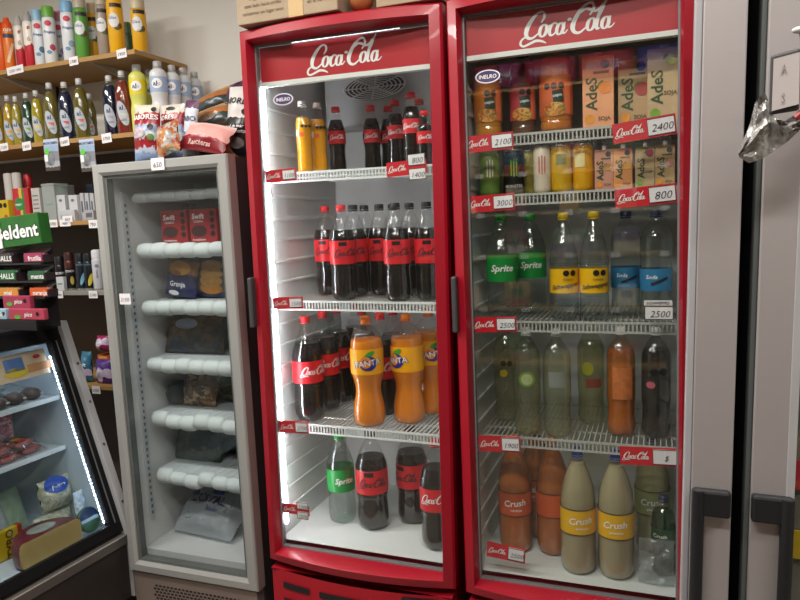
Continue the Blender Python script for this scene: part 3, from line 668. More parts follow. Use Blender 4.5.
for i, (px, Y, mk, lb) in enumerate([(507, 2.28, f_flav(PALE, octs(2, .0095, -.01, .6)+[('emblem', disc2d(.013, .013), -.01, .5, mat('#c8a828', .5))]), 'pale flavoured water bottle with two black seals, back left'),
        (527, 2.15, f_flav(PALE, gc), 'pale flavoured water bottle with a round green emblem'),
        (557, 2.145, f_flav(clear('#f7f6e2', .02, 1.33, .08), [('emblem', rect2d(.05, .05, 6, 2), 0, .55, clear('#c8d4cc', .2, 1.3, .25))]), 'pale flavoured water bottle standing right of the green emblem one'),
        (591, 2.3, f_flav(PALE, [('fruit', disc2d(.018, .022), -.01, .56, mat('#a8a832', .5)), ('emblem', rect2d(.05, .03, 6, 2), .01, .42, mat('#a85a4a', .5))]), 'flavoured water bottle with a yellow-green pear print'),
        (621, 2.2, f_flav(liquid('#c8741c'), [('emblem', rect2d(.06, .1, 6, 3), .005, .5, mat('#c87440', .5, var=.4, scale=60))], '#f4e8d8'), 'amber flavoured water bottle with an orange print'),
        (656, 2.2, f_flav(clear('#c2bab4', .02, 1.33), octs(2, .012, -.005, .62)+[('emblem', disc2d(.013, .011), -.015, .5, mat('#b85a6a', .5))], '#e0deda'), 'greyish flavoured water bottle with two black seals, far right')]):
    L_ = on(px, 385, Y, T4); put('flav%d' % i, mk, L_, face(L_), lb, 'bottle', 'flavoured water bottles')
def f_crush(liq, lm, cap):
    return lambda: bottle('fruit_soda_bottle', '-', 'bottle', P_CRUSH, .0545, .398, (0, 0, 0), 0, liquid(liq), .89, cap, (.345, .545, mat(lm, .4, var=.05)), prints=[('lettering', rot2(text2d('Crush', .021, .02, .15), .08), 0, .46, LWHITE), ('lettering', text2d('naranja' if cap is ORCAP else 'pomelo', .009, .01), .004, .4, LWHITE), ('border', rect2d(.33, .003, 40, 1), 0, .545, mat('#3a3426', .5)), ('border', rect2d(.33, .003, 40, 1), 0, .345, mat('#3a3426', .5))])
for key, px, py, Y, liq, lm, cap, rz, lb in [('co', 515, 505, 2.2, '#b5642c', '#cf5a2a', ORCAP, 0, 'orange fruit soda bottle, front left on the cooler floor'), ('co', 537, 500, 2.33, '#b5642c', '#cf5a2a', ORCAP, -.5, 'orange fruit soda bottle behind the front left one'),
        ('co', 553, 500, 2.22, '#b5642c', '#cf5a2a', ORCAP, 1.2, 'orange fruit soda bottle between the orange and the yellow fronts'), ('cy', 578, 512, 2.12, '#a89b78', '#eab40e', BLUCAP, .15, 'pale fruit soda bottle with yellow label, left of the pair'),
        ('cy', 616, 514, 2.12, '#a89b78', '#eab40e', BLUCAP, -.05, 'pale fruit soda bottle with yellow label, right of the pair'), ('cg', 652, 500, 2.32, '#96946a', '#8f9a62', BLUCAP, 0, 'pale green fruit soda bottle in the back right corner')]:
    L_ = on(px, py, Y, T5); put(key, f_crush(liq, lm, cap), L_, face(L_)+rz, lb, 'bottle', 'fruit soda bottles')

# ------------------------------------------------------------------ bags, boxes and other packs
def bag_surf(w_, h, T, seed, crump=.006, ex=.55):
    def t_(u, z):
        a = min(1, max(0, u/w_+.5)); b = min(1, max(0, z/h))
        base = T*(max(0, math.sin(PI*a))**ex)*(max(0, math.sin(PI*b))**ex)
        edge = min(1, 6*min(a, 1-a, b, 1-b))
        return base+crump*edge*(mnoise.noise(Vector((u*26+seed*7.3, z*26, seed)))+.6*mnoise.noise(Vector((u*60, z*60+seed*3, seed))))
    def sf(u, z, o): return (u, -t_(u, z)-o, z)
    return sf, t_
def bag(name, label, cat, w_, h, T, mt, loc, rot, seed=1, prints=(), group=None, crump=.006, ex=.55, cover=None):
    t = thing(name, label, cat, loc, 0, group, rot=rot)
    sf, t_ = bag_surf(w_, h, T, seed, crump, ex)
    wob = lambda u, v: .06*w_*mnoise.noise(Vector((v*4, seed, 0)))*(1 if u > .5 else -1)*abs(u-.5)*2
    b = MB(); N_ = 18
    b.grid(lambda u, v: sf((u-.5)*w_+wob(u, v), v*h, 0), N_, N_)
    b.grid(lambda u, v: ((.5-u)*w_+wob(1-u, v), .7*t_((.5-u)*w_, v*h)+.0005, v*h), N_, N_)
    o = b.build('bag', mt, t, 60)
    Rm = t.rotation_euler.to_matrix(); t.location.z += .0012-min((Rm @ Vector(p_)).z for p_ in b.v)   # rests on what carries it
    for nm, sh, u, v, m2 in prints: decal(nm, sh, sf, u, v*h, m2, o, .0025)
    return t

# boxes on top of the lit cooler
t = thing('cardboard_box', 'brown cardboard box with printed lines on top of the lit cooler', 'box', (-1.065, 2.0, 2.126), .0)
c0 = at(240, 18, 2.0)
B(-.185, .165, -.055, .4, 0, .3).build('box', CARDBOARD, t, bevel=.003)
B(.0, .05, -.0565, .401, -.0005, .3015).build('packing_tape', mat('#c8a878', .35), t)
for j, s_ in enumerate(('frágil mantener', 'este lado hacia arriba', 'conservar en lugar seco')):
    decal('lettering', text2d(s_, .011, .005), flat(-.055), -.09, .075-.022*j, mat('#5d4a38', .7), t)
for j, s_ in enumerate(('no apilar', 'en la humedad')):
    decal('lettering', text2d(s_, .011, .005), flat(-.055), .11, .06-.022*j, mat('#5d4a38', .7), t)
t = thing('cardboard_box', 'pale cardboard tray behind at the right on the lit cooler', 'box', (-.69, 2.03, 2.124))
B(-.1, .1, -.05, .3, 0, .16).build('box', CARDBOARD, t, bevel=.003)
B(-.101, .101, -.051, -.05, .1, .104).build('fold_line', mat('#8d7658', .8), t)
t = thing('onion', 'round brown onion by the cardboard tray on the lit cooler', 'vegetable', (-.845, 2.0, 2.1235))
MB().ball((0, 0, .04), .04, .04, .04, 14, 9).build('bulb', mat('#a8623a', .35, var=.2, scale=30), t, 80)
MB().lathe([(.012, .075), (.005, .09), (0, .1)], 8).build('stem', mat('#b89a6a', .6), t)

# ------------------------------------------------------------------ grey upright freezer
FX0, FX1, FZ0, FZ1 = -1.952, -1.368, .17, 1.742
fz = thing('upright_freezer', 'grey upright freezer with a glass door and frosted white shelves', 'freezer', ((FX0+FX1)/2, 2.0, 0))
FW = (FX1-FX0)/2; FG = mat('#a9a9a6', .35, .25, var=.05, scale=3); FP = mat('#9b8a86', .4, .2)
b = MB(); b.box(-FW+.006, -FW+.03, .055, .62, .02, FZ1-.006).box(FW-.03, FW-.006, .055, .62, .02, FZ1-.006).box(-FW+.03, FW-.03, .055, .62, FZ1-.035, FZ1-.006).box(-FW+.03, FW-.03, .6, .62, .02, FZ1-.035).box(-FW+.03, FW-.03, .075, .6, .02, FZ0+.03)
b.build('cabinet', mat('#3c3838', .5), fz)
l = MB(); a0, a1, zb, zt, jb = -FW+.04, FW-.04, FZ0+.075, FZ1-.05, .54
l.quad((a0, .05, zb), (a0, jb, zb), (a0, jb, zt), (a0, .05, zt)); l.quad((a1, .05, zb), (a1, .05, zt), (a1, jb, zt), (a1, jb, zb))
l.quad((a0, jb, zb), (a1, jb, zb), (a1, jb, zt), (a0, jb, zt)); l.quad((a0, .05, zb), (a1, .05, zb), (a1, jb, zb), (a0, jb, zb)); l.quad((a0, .05, zt), (a0, jb, zt), (a1, jb, zt), (a1, .05, zt))
l.quad((a0, .05, zb-.05), (a1, .05, zb-.05), (a1, .05, zb), (a0, .05, zb))
FL = l.build('liner', mat('#d8d5d3', .5), fz)
for sx_ in (a0+.004, a1-.004):
    for yy in (.09, .46):
        pl = B(sx_-.004, sx_+.004, yy, yy+.025, zb+.1, zt-.05).build('shelf_post', mat('#bcbec0', .4), FL)
        h_ = MB()
        for k in range(48): h_.box(sx_-.0046, sx_+.0046, yy+.008, yy+.016, zb+.12+k*.026, zb+.132+k*.026)
        h_.build('slots', mat('#55585c', .6), FL)
d = MB().loops(-FW, FW, FZ0, FZ1, [(0, lambda x: .052), (0, lambda x: 0.004), (.004, lambda x: 0), (.03, lambda x: -.002), (.042, lambda x: .006), (.042, lambda x: .05)], 2).build('door', FG, fz, 20)
MB().loops(-FW+.041, FW-.041, FZ0+.041, FZ1-.041, [(0, lambda x: .012), (.012, lambda x: .014), (.012, lambda x: .045)], 2).build('gasket', mat('#6a6b68', .5), d)
B(-FW+.042, FW-.042, .012, .018, FZ0+.042, FZ1-.042).build('glass', clear('#f4f7f8', .01, 1.55), d)
B(FW, FW+.0035, .006, .05, FZ0, FZ1).build('edge_trim', FP, d)
fs = [(195, .0), (250, 0), (308, 0), (366.5, 0), (421, 0), (478, 0)]
lump = None
FSZ = []
for k, (py, _) in enumerate(fs):
    z = at(190, py, 2.13).z; FSZ.append(z+.024)
    sh = MB(); y0, y1 = .13, .52
    sh.box(a0+.03, a1-.01, y0, y1, z-.014, z+.022)
    for i in range(14): sh.box(a0+.025+i*.035, a0+.029+i*.035, y0, y1, z+.022, z+.0235)
    so = sh.build('shelf', mat('#d0d4d4', .5), fz)
    n = 7
    for i in range(n):
        wdt = (a1-a0-.045)/n
        if lump is None:
            lm = MB()
            lm.lathe([(0, -1), (.62, -.98), (.86, -.9), (.97, -.6), (1, 0), (.97, .6), (.86, .9), (.62, .98), (0, 1)], 16); lm.v = [(z_, y_, x_) for x_, y_, z_ in lm.v]; lm.f = [tuple(reversed(q_)) for q_ in lm.f]
            lump = lm.build('frost_lump', mat('#e2e6e3', .6, bump=.25, scale=9, var=.05), so, 80); o = lump
        else:
            o = lump.copy(); COL.objects.link(o); o.parent = so
        s_ = .75 if k == 0 else 1
        o.location = (a0+.035+wdt*(i+.5), y0+.004, z+random.uniform(-.003, .002)-(.006*(i % 3) if k > 3 else 0)); o.scale = (wdt*.53, .03, (.03 if k else .019)*random.uniform(.93, 1.06))
kp = B(-FW+.01, FW-.01, .012, .06, .02, FZ0-.006).build('kick_panel', mat('#8a7b72', .4, .3), fz)
h_ = MB()
for i in range(22):
    for j in range(6): h_.box(-.19+i*.018+(j % 2)*.009, -.19+i*.018+(j % 2)*.009+.011, .0105, .0125, .05+j*.013, .056+j*.013)
h_.build('vent_holes', DARK, fz)
MB().tube([(-FW+.02, .03, .02), (-FW+.02, .03, .0)], .02).build('foot', BLACK, fz); MB().tube([(FW-.02, .03, .02), (FW-.02, .03, .0)], .02).build('foot', BLACK, fz)
MB().tube([(-FW+.02, .58, .02), (-FW+.02, .58, .0)], .02).build('foot', BLACK, fz); MB().tube([(FW-.02, .58, .02), (FW-.02, .58, .0)], .02).build('foot', BLACK, fz)
def paper_tag(px, py, Y, w_, h, s_, label, tilt=0, X=None, rz=0):
    c = at(px, py, Y)
    t = tag(B(-w_/2, w_/2, 0, .002, -h/2, h/2).build('price_card', CARD), label, 'price tag', 'white price cards'); t.location = c; t.rotation_euler = (0, tilt, rz)
    decal('lettering', text2d(s_, min(h*.42, w_/len(s_)*1.1), -.004, .2), flat(0), 0, -h*.05, INK, t)
    return t
paper_tag(157.5, 164, 1.994, .056, .042, '650', 'white price card on the top frame of the freezer')
paper_tag(125, 299, 1.994, .05, .04, '2150', 'white price card on the left frame of the freezer')

# inside the freezer: y of the goods
def fx(px, py, Y): return at(px, py, Y).x
for i, (px, lb) in enumerate([(174, 'red frozen burger box, left one of the pair'), (203, 'red frozen burger box, right one of the pair')]):
    t = thing('burger_box', lb, 'box', (fx(px, 226, 2.17), 2.17, FSZ[1]+.001), .0, 'frozen burger boxes')
    B(-.06, .06, 0, .1, 0, .126).build('box', mat('#9c2026', .4, var=.08), t, bevel=.002)
    sf = flat(0); decal('lettering', text2d('Swift', .02, .015, .15), sf, -.02, .1, LWHITE, t); decal('lettering', text2d('CLASICA', .008, .01), sf, -.02, .08, LWHITE, t)
    decal('picture', disc2d(.036, .021), sf, -.018, .044, mat('#3a1a14', .5, var=.3, scale=60), t)
    for j in range(4): decal('seal', disc2d(.011, .011, 8, 1), sf, .043, .108-j*.025, SEAL, t)
    decal('lettering', text2d('4 medallones', .008, .006), sf, -.02, .012, LWHITE, t)
t = thing('burger_box', 'red frozen burger box cut off by the freezer frame', 'box', (fx(229, 228, 2.31), 2.31, FSZ[1]+.001), 0, 'frozen burger boxes')
B(-.03, .03, 0, .1, 0, .12).build('box', mat('#8a1f28', .4), t, bevel=.002); decal('seal', disc2d(.011, .011, 8, 1), flat(0), -.01, .08, SEAL, t)
nug = mottle(['#a56a2c', '#b97c34', '#8c5522', '#c58a3e'], 14, .45)
bag('nugget_bag', 'navy frozen nugget bag leaning left on the second shelf', 'bag', .145, .165, .03, bands([(0, '#1f2550'), (.42, '#1f2550'), (.55, '#8a5a2c'), (.85, '#252a50')], 2, .2), (fx(179, 282, 2.21), 2.21, FSZ[2]), (-.15, .12, .0), 3, [('lettering', text2d('Granja', .02, .01, .1), 0, .3, LWHITE), ('picture', disc2d(.05, .03), .0, .68, nug), ('emblem', disc2d(.025, .01), -.02, .08, LWHITE)], 'frozen snack bags')
bag('patty_bag', 'navy frozen bag with a picture of golden patties, right one', 'bag', .15, .165, .03, bands([(0, '#24284c'), (.1, '#24284c'), (.12, '#5c5660'), (.86, '#24284c')], 2, .06), (fx(211, 280, 2.24), 2.24, FSZ[2]), (-.12, .05, 0), 5, [('patty', disc2d(.05, .022), .008, .2+.18*j, mat(['#b4762c', '#c08a3c', '#b8884c', '#a8804e'][j], .5, var=.2, scale=50)) for j in range(4)], 'frozen snack bags')
bag('corn_bag', 'greenish yellow frozen bag squeezed beside the patties', 'bag', .06, .15, .03, mottle(['#a8963c', '#c2a840', '#8a8a40'], 30), (fx(235, 290, 2.38), 2.38, FSZ[2]), (-.1, 0, 0), 6)
veg = [('spinach_bag', 'dark frozen vegetable bag with a painted bluish sheen, third shelf', ['#161210', '#3a2c20', '#141e19', '#46362a', '#1c2630'], 193, 345, .28, .185, 3, 7), ('chip_bag', 'dark olive frozen bag at the right of the third shelf', ['#28281a', '#1c1a12', '#383424'], 231, 348, .12, .17, 3, 8),
       ('mixed_bag', 'brown speckled frozen bag in the middle of fourth shelf', ['#4a3424', '#846648', '#2c1e18', '#664630', '#a08466'], 199, 396, .16, .17, 4, 9), ('pea_bag', 'green frozen pea bag at the right of fourth shelf', ['#2f422a', '#48603e', '#202c1c', '#161e14'], 225, 398, .15, .17, 4, 10), ('berry_bag', 'dark frozen bag lying low at left of fourth shelf', ['#2a2624', '#3a322c', '#1f1c1c'], 176, 400, .065, .1, 4, 11),
       ('kale_bag', 'dark green frozen bag, left on the fifth shelf', ['#181c14', '#303828', '#10140e', '#403c2a'], 197, 452, .22, .165, 5, 12), ('bean_bag', 'dark green frozen bag, right on the fifth shelf', ['#18221a', '#263428', '#121a14'], 231, 452, .15, .15, 5, 13)]
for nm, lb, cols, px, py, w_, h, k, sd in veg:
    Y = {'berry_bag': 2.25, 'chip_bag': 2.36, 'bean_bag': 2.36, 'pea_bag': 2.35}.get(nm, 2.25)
    bag(nm, lb, 'bag', w_, h, .055, mottle(cols, 38, .4, .15, spec=.3), (fx(px, py, Y), Y, FSZ[k]), (-.28, 0, 0), sd, [('painted_sheen', disc2d(w_*.2, h*.12, 12, 2), -.01, .62, mat('#8a9ab8', .25, coat=.5))] if sd in (7, 10) else [], 'frozen vegetable bags', .012, .5)  # two bags carry a bluish sheen painted on as a disc
t = bag('ice_bag', 'clear bag of ice with blue lettering on the freezer floor', 'bag', .3, .24, .075, clear('#e9eef2', .15, 1.4, .35), (fx(208, 525, 2.22), 2.17, zb+.002), (-.95, 0, -.1), 15, [('lettering', text2d('CRISTAL', .034, .015, .2), 0, .52, mat('#27305e', .5)), ('emblem', disc2d(.03, .016), .03, .68, mat('#39488a', .5)), ('emblem', disc2d(.02, .014), -.08, .6, mat('#39488a', .5)), ('lettering', text2d('hielo', .02, .01, .2), .04, .36, mat('#39488a', .5))], None, .012, .4)
ice = MB(); random.seed(9)
for i in range(40):
    x, y, z = random.uniform(-.11, .11), random.uniform(-.045, .02), random.uniform(.04, .2); q = .014; ice.box(x-q, x+q, y-q, y+q, z-q, z+q)
ice.build('ice_cubes', clear('#dfe6ea', .1, 1.31, .25), t, kind='stuff')

# snack bags on the freezer
ZT = FZ1+.001
redsnack = bands([(0, '#7d93b8'), (.14, '#a8b0c0'), (.22, '#8f1c26'), (.38, '#c8ccd0'), (.5, '#8ea0bc'), (.62, '#96202a'), (.84, '#c8c0b4')], 2, .22, .3, 9)
bag('snack_bag', 'upright red and white snack bag, leftmost on the freezer', 'bag', .105, .205, .035, redsnack, (at(144, 140, 2.06).x, 2.07, ZT), (-.1, .03, .1), 21, [('lettering', text2d('SABORES', .018, .018), 0, .76, LWHITE), ('seal', disc2d(.011, .011, 8, 1), .03, .58, SEAL), ('seal', disc2d(.009, .009, 8, 1), .035, .9, SEAL), ('picture', disc2d(.03, .02), -.02, .48, mat('#b8a8b0', .5, var=.4, scale=50)), ('emblem', disc2d(.012, .012), .03, .4, mat('#5a7a3a', .5))], 'snack bags on the freezer')
bag('snack_bag', 'red and white snack bag half hidden behind the leftmost one', 'bag', .105, .215, .03, redsnack, (at(171, 140, 2.15).x, 2.16, ZT), (-.08, 0, .05), 22, [('lettering', text2d('SABORES', .018, .018), -.03, .76, LWHITE), ('seal', disc2d(.013, .013, 8, 1), -.02, .58, SEAL), ('seal', disc2d(.02, .007, 8, 1), 0, .92, SEAL)], 'snack bags on the freezer')
bag('snack_bag', 'pink and red snack bag lying flat on the freezer front', 'bag', .19, .12, .04, bands([(0, '#7c1c24'), (.3, '#8f1f28'), (.36, '#d8a09a'), (.8, '#e0b4ae'), (.92, '#d8d0cc')], 2, .1, .3), (at(199, 150, 2.05).x, 2.055, ZT), (-.62, .2, 0), 23, [('lettering', text2d('Rancheras', .016, .012, .2), 0, .16, mat('#e0bcb4', .5))], 'snack bags on the freezer')
bag('snack_bag', 'small orange and white snack bag between the red ones and the pink', 'bag', .1, .125, .03, mottle(['#a85c30', '#a8a49e', '#6f7a60', '#8a2c2a', '#b07a4a', '#90908e'], 45), (at(169, 150, 2.02).x, 2.02, ZT), (-.35, -.3, 0), 24, [], 'snack bags on the freezer', .008)
bag('snack_bag', 'white and blue snack bag standing behind, purple top', 'bag', .055, .215, .02, bands([(0, '#b8bcc8'), (.3, '#4a7ac0'), (.45, '#c8ccd6'), (.85, '#5a3050')], 2, .1), (at(184, 122, 2.12).x, 2.13, ZT), (-.1, .1, 0), 25, [('lettering', text2d('SABO', .018, .02), -.005, .68, mat('#404a6a', .5))], 'snack bags on the freezer')
dk = bands([(0, '#4a3a2c'), (.12, '#23282c'), (.3, '#2c3a3c'), (.52, '#a8622c'), (.66, '#8a6a4a'), (.8, '#b8845a'), (.92, '#b89a8a')], 2, .16, .3)
bag('snack_bag', 'black bag with orange edge, lower of the stacked two', 'bag', .19, .1, .035, dk, (at(211, 125, 2.2).x, 2.2, ZT+.085), (-.4, -.22, 0), 26, [('picture', disc2d(.045, .014), .0, .4, mat('#6a5a4a', .5, var=.5, scale=60))], 'snack bags on the freezer')
bag('snack_bag', 'black bag with orange edge, upper of the stacked two', 'bag', .19, .1, .035, dk, (at(213, 108, 2.27).x, 2.27, ZT+.15), (-.4, -.28, 0), 27, [], 'snack bags on the freezer')
bag('snack_bag', 'grey and orange snack bag squashed under the stacked black bags', 'bag', .19, .085, .05, mottle(['#8a8684', '#b87a4a', '#3a3a3e', '#c8c4c0'], 18), (at(212, 140, 2.15).x, 2.17, ZT), (-.2, 0, 0), 28, [], 'snack bags on the freezer', .01)
bag('snack_bag', 'black and white snack bag leaning at the freezer right edge', 'bag', .115, .25, .045, bands([(0, '#1f2022'), (.47, '#232426'), (.52, '#d4d2ce')], 2, .08, .3), (at(233, 135, 2.13).x, 2.17, ZT), (-.1, .06, 0), 29, [('lettering', rot2(text2d('SABORES', .022, .02), -.12), -.012, .77, INK), ('lettering', text2d('sal de mar', .012, .01, .2), 0, .4, LWHITE), ('lettering', text2d('y pimienta', .012, .01, .2), .002, .33, LWHITE), ('seal', disc2d(.013, .013, 8, 1), .035, .6, SEAL), ('picture', disc2d(.03, .02), .0, .17, mat('#7a7672', .5, var=.5, scale=60))], 'snack bags on the freezer')
bag('snack_bag', 'dark purple snack bag lying across the top of the pile', 'bag', .15, .07, .022, bands([(0, '#4a2a44'), (.5, '#3a2038')], 2, .1, .3), (at(235, 98, 2.17).x, 2.22, ZT+.225), (-.7, -.05, 0), 30, [], 'snack bags on the freezer')

# ------------------------------------------------------------------ wall shelves at left
ZA, ZB, ZC, ZD, ZE = 2.252, 1.915, 1.552, 1.232, .79
YF = 2.41
def board(label, x1, z, th=.02, m_=WOOD, arms=()):
    t = thing('wall_shelf', label, 'shelf', (x1, YF, z), 0, 'wooden wall shelves')
    B(-3.79-x1, 0, 0, .345, -th, 0).build('board', m_, t, bevel=.0015)
    for ax in arms:
        MB().prism([(.02, -th), (.345, -th), (.345, -th-.075), (.3, -th-.06)], ax-x1, ax-x1+.006, 'x').build('bracket', mat('#c8c6c0', .5), t)
        B(ax-x1-.008, ax-x1+.014, .335, .345, -th-.33, -th).build('upright', mat('#2a2626', .6), t)
    return t
board('topmost wooden shelf carrying the spray cans', -2.06, ZA, arms=(at(92, 66, 2.44).x, at(2, 84, 2.44).x))
board('second wooden shelf carrying the dish soap bottles', -1.72, ZB)
board('third wooden shelf carrying small white boxes', -1.99, ZC)
board('fourth shelf carrying deodorant sprays, pale edge', -1.99, ZD, m_=mat('#8f8b84', .5))
board('lowest visible wooden shelf with purple packs', -1.99, ZE)

P_CAN = lambda R, h, ch: [(R*.9, 0), (R, .004), (R, h-ch-.012), (R*.92, h-ch-.002), (R*.86, h-ch)]
def spray(R, h, bodym, capm, ch, prints, cap_r=.93, slant=False):
    def mk():
        t = thing('spray_can', '-', 'spray can')
        pr = P_CAN(R, h, ch)
        MB().lathe([(0, .002)]+pr+[(0, h-ch)], 22).build('can_body', bodym, t, 50)
        MB().sleeve([(R*1.01, .001), (R*1.02, .004), (R*1.0, .007)], 22).build('bottom_rim', mat('#b0b2b2', .3, .7), t, 50)
        cp = [(R*cap_r, h-ch), (R*cap_r, h-.012), (R*cap_r*.9, h-.002), (R*cap_r*.6, h), (0, h)]
        if slant: cp = [(R*cap_r, h-ch), (R*cap_r*.92, h-ch*.5), (R*cap_r*.6, h-ch*.3), (R*cap_r*.5, h), (0, h)]
        MB().lathe(cp, 18).build('cap', capm, t, 45)
        sf = round_surf(pr)
        for nm, sh, u, v, mt in prints: decal(nm, sh, sf, u, v*h, mt, t, .0013)
        return t
    return mk
def glade(col):
    return [('band', rect2d(.05, .016, 8, 1), .004, .72, mat('#2a2420', .5)), ('emblem', disc2d(.022, .03), -.008, .5, mat('#dfe2e4', .5)), ('lettering', text2d('Glade', .013, .01, .2), -.008, .54, mat('#3a4a8a', .5)), ('flower', disc2d(.009, .012), .016, .42, mat('#6a4a2a', .5)), ('leaf', disc2d(.012, .006), .004, .38, mat('#4a6a34', .5))]
def poett(col, extra):
    return [('emblem', disc2d(.014, .012), -.004, .7, mat('#c8324a', .5)), ('lettering', text2d('Fragant', .012, .012, .1), 0, .56, mat('#34489a', .5)), ('flower', disc2d(.012, .014), .008, .3, mat(extra, .5, var=.4, scale=80)), ('leaf', disc2d(.01, .008), -.008, .22, mat('#5a8ab0', .5))]
redw = bands([(0, '#c02636'), (.45, '#c02636'), (.5, '#ece6dc')], 2, .25, .35, 2)
cans_a = [(-1, '#d8581c', None, '#d8481c', .235, .026, [], 0, 'orange spray can cut by the left picture edge'),
 (7, '#e27a28', None, '#e4521c', .248, .025, [('band', rect2d(.05, .018, 6, 1), 0, .66, mat('#3a4252', .5)), ('lettering', text2d('OFF', .014, .02), 0, .76, LWHITE), ('emblem', rot2(rect2d(.012, .09, 2, 4), -.3), .004, .35, mat('#e8c8a8', .5))], 1, 'orange spray can with slanted red-orange nozzle'),
 (18.5, None, redw, '#b9b5b0', .256, .023, [('lettering', text2d('gi', .014, .02), 0, .72, mat('#c02636', .5)), ('lettering', text2d('6', .022, .02), -.002, .52, mat('#c8a890', .5))], 1, 'red and white spray can with grey nozzle, left one'),
 (28, None, redw, '#a9a6a2', .258, .025, [('lettering', text2d('gi', .014, .02), 0, .72, mat('#c02636', .5)), ('lettering', text2d('6', .022, .02), -.002, .52, mat('#c8a890', .5))], 1, 'red and white spray can with grey nozzle, right one'),
 (38, '#d8dce0', None, '#8fb6d4', .258, .027, poett('', '#4a6a8a'), 0, 'white spray can with pale blue cap beside the red ones'),
 (49, '#dfe2e2', None, '#6aa83c', .262, .03, poett('', '#b03a5a'), 0, 'white spray can with bright green cap'),
 (59, '#d6d8dc', None, '#c87a9a', .262, .026, poett('', '#8a7ab0'), 0, 'white spray can with pink cap, half hidden'),
 (68, '#dde0e6', None, '#7fb0d8', .268, .031, poett('', '#8aa0b8'), 0, 'white spray can with sky blue cap'),
 (81, '#5a9a3c', None, '#b5aa98', .275, .031, glade(''), 0, 'green spray can with beige cap'),
 (93, '#e0a81c', None, '#c8b48a', .272, .024, glade(''), 0, 'slim yellow spray can with beige cap'),
 (103, '#9a8c80', None, '#b8ab98', .275, .03, glade(''), 0, 'taupe spray can with beige cap between the yellow ones'),
 (116, '#e8ae14', None, '#c8b894', .285, .036, glade(''), 0, 'large yellow spray can beside the shelf gap'),
 (127, '#3a5a34', None, '#4a6a44', .2, .02, [], 0, 'dark green spray can deep behind the large yellow one'),
 (139, '#e2aa1c', None, '#c8ba9c', .232, .034, glade(''), 0, 'yellow spray can nearest the shelf end')]
for i, (px, col, bm, cap, h, R, pr, sl, lb) in enumerate(cans_a):
    Y = {2: 2.5, 3: 2.475, 6: 2.545, 12: 2.66, 9: 2.55, 10: 2.485, 13: 2.49}.get(i, 2.475)
    L_ = on(px+1, 38, Y, ZA); put('spray%d' % i, spray(R*.93, h, bm or mat(col, .35, var=.04), mat(cap, .4), .05 if not sl else .045, pr, slant=bool(sl)), L_, face(L_), lb, 'spray can', 'spray cans on the top shelf')

P_DISH = [(0, .012), (.6, 0), (.95, .01), (1, .05), (.97, .2), (1, .4), (1, .56), (.94, .66), (.76, .77), (.48, .85), (.34, .88), (.32, .93)]
def dish(liq, R=.034, h=.262, fr='#d05040'):
    pr = [('label', rot2(disc2d(R*.6, h*.2, 16), .25), -R*.3, .33, mat('#b4bcc4', .5)), ('lettering', text2d('ala', .02, .025), -R*.25, .42, mat('#1c2c5a', .5)), ('emblem', rect2d(R*.85, h*.06, 4, 1), -R*.25, .3, mat(fr, .5)), ('emblem', rect2d(R*.6, h*.05, 4, 1), -R*.2, .22, mat('#8a94a0', .5)), ('lettering', text2d('limon', .008, .006), -R*.2, .22, INK)]
    return lambda: bottle('dish_soap_bottle', '-', 'bottle', P_DISH, R, h, (0, 0, 0), 0, liquid(liq, .12), .84, mat('#b9bab8', .4), None, prints=pr, sy=.72, cap_h=.075)
dishes = [(-3, .252, .027, '#a08018', 'yellow dish soap bottle at the left picture edge', 2.47, '#e8a020'), (9, .245, .026, '#b0901c', 'yellow dish soap bottle with white label, second from left', 2.5, '#e8a020'), (17, .225, .022, '#9a8c30', 'small yellowish dish soap bottle before the green one', 2.455, '#d8a040'),
 (28, .238, .026, '#153f2a', 'dark green dish soap bottle', 2.475, '#6aa050'), (38, .243, .027, '#a89420', 'yellow dish soap bottle right of the green one', 2.475, '#e8c83c'), (52, .268, .033, '#665c1e', 'tall olive yellow dish soap bottle left of the navy one', 2.475, '#d06048'),
 (67, .262, .033, '#141c3a', 'navy dish soap bottle between two olive ones', 2.475, '#c84050'), (82, .268, .033, '#645a18', 'tall olive dish soap bottle right of the navy one', 2.475, '#d06048'), (91, .22, .026, '#6a621c', 'olive dish soap bottle tucked behind at the shelf gap', 2.57, '#d06048'),
 (112, .262, .034, '#131a32', 'navy dish soap bottle right of the shelf gap', 2.475, '#a89ab0'), (125, .272, .034, '#7a2818', 'reddish dish soap bottle beside the snack bags', 2.47, '#d0c8c8')]
for i, (px, h, R, col, lb, Y, fr) in enumerate(dishes):
    L_ = on(px, 118, Y, ZB); put('dish%d' % i, dish(col, R, h, fr), L_, face(L_)+.1, lb, 'bottle', 'dish soap bottles')
P_LAUN = [(0, .012), (.6, 0), (.95, .01), (1, .05), (1, .34), (.9, .42), (.92, .5), (1, .56), (1, .78), (.92, .85), (.6, .89), (.42, .91), (.42, .93)]
def laun(col, lab, R=.042, h=.295):
    return lambda: bottle('detergent_bottle', '-', 'bottle', P_LAUN, R, h, (0, 0, 0), 0, None, .8, mat('#a8a9a8', .4), (.56, .78, mat(lab, .4, var=.1, scale=30)), shell=mat(col, .35, var=.03), prints=[('emblem', disc2d(R*.6, R*.6, 16), -R*.25, .68, LWHITE), ('lettering', text2d('ala', R*.58, .03), -R*.25, .68, mat('#1f3a80', .5))], sy=.75, cap_h=.075)
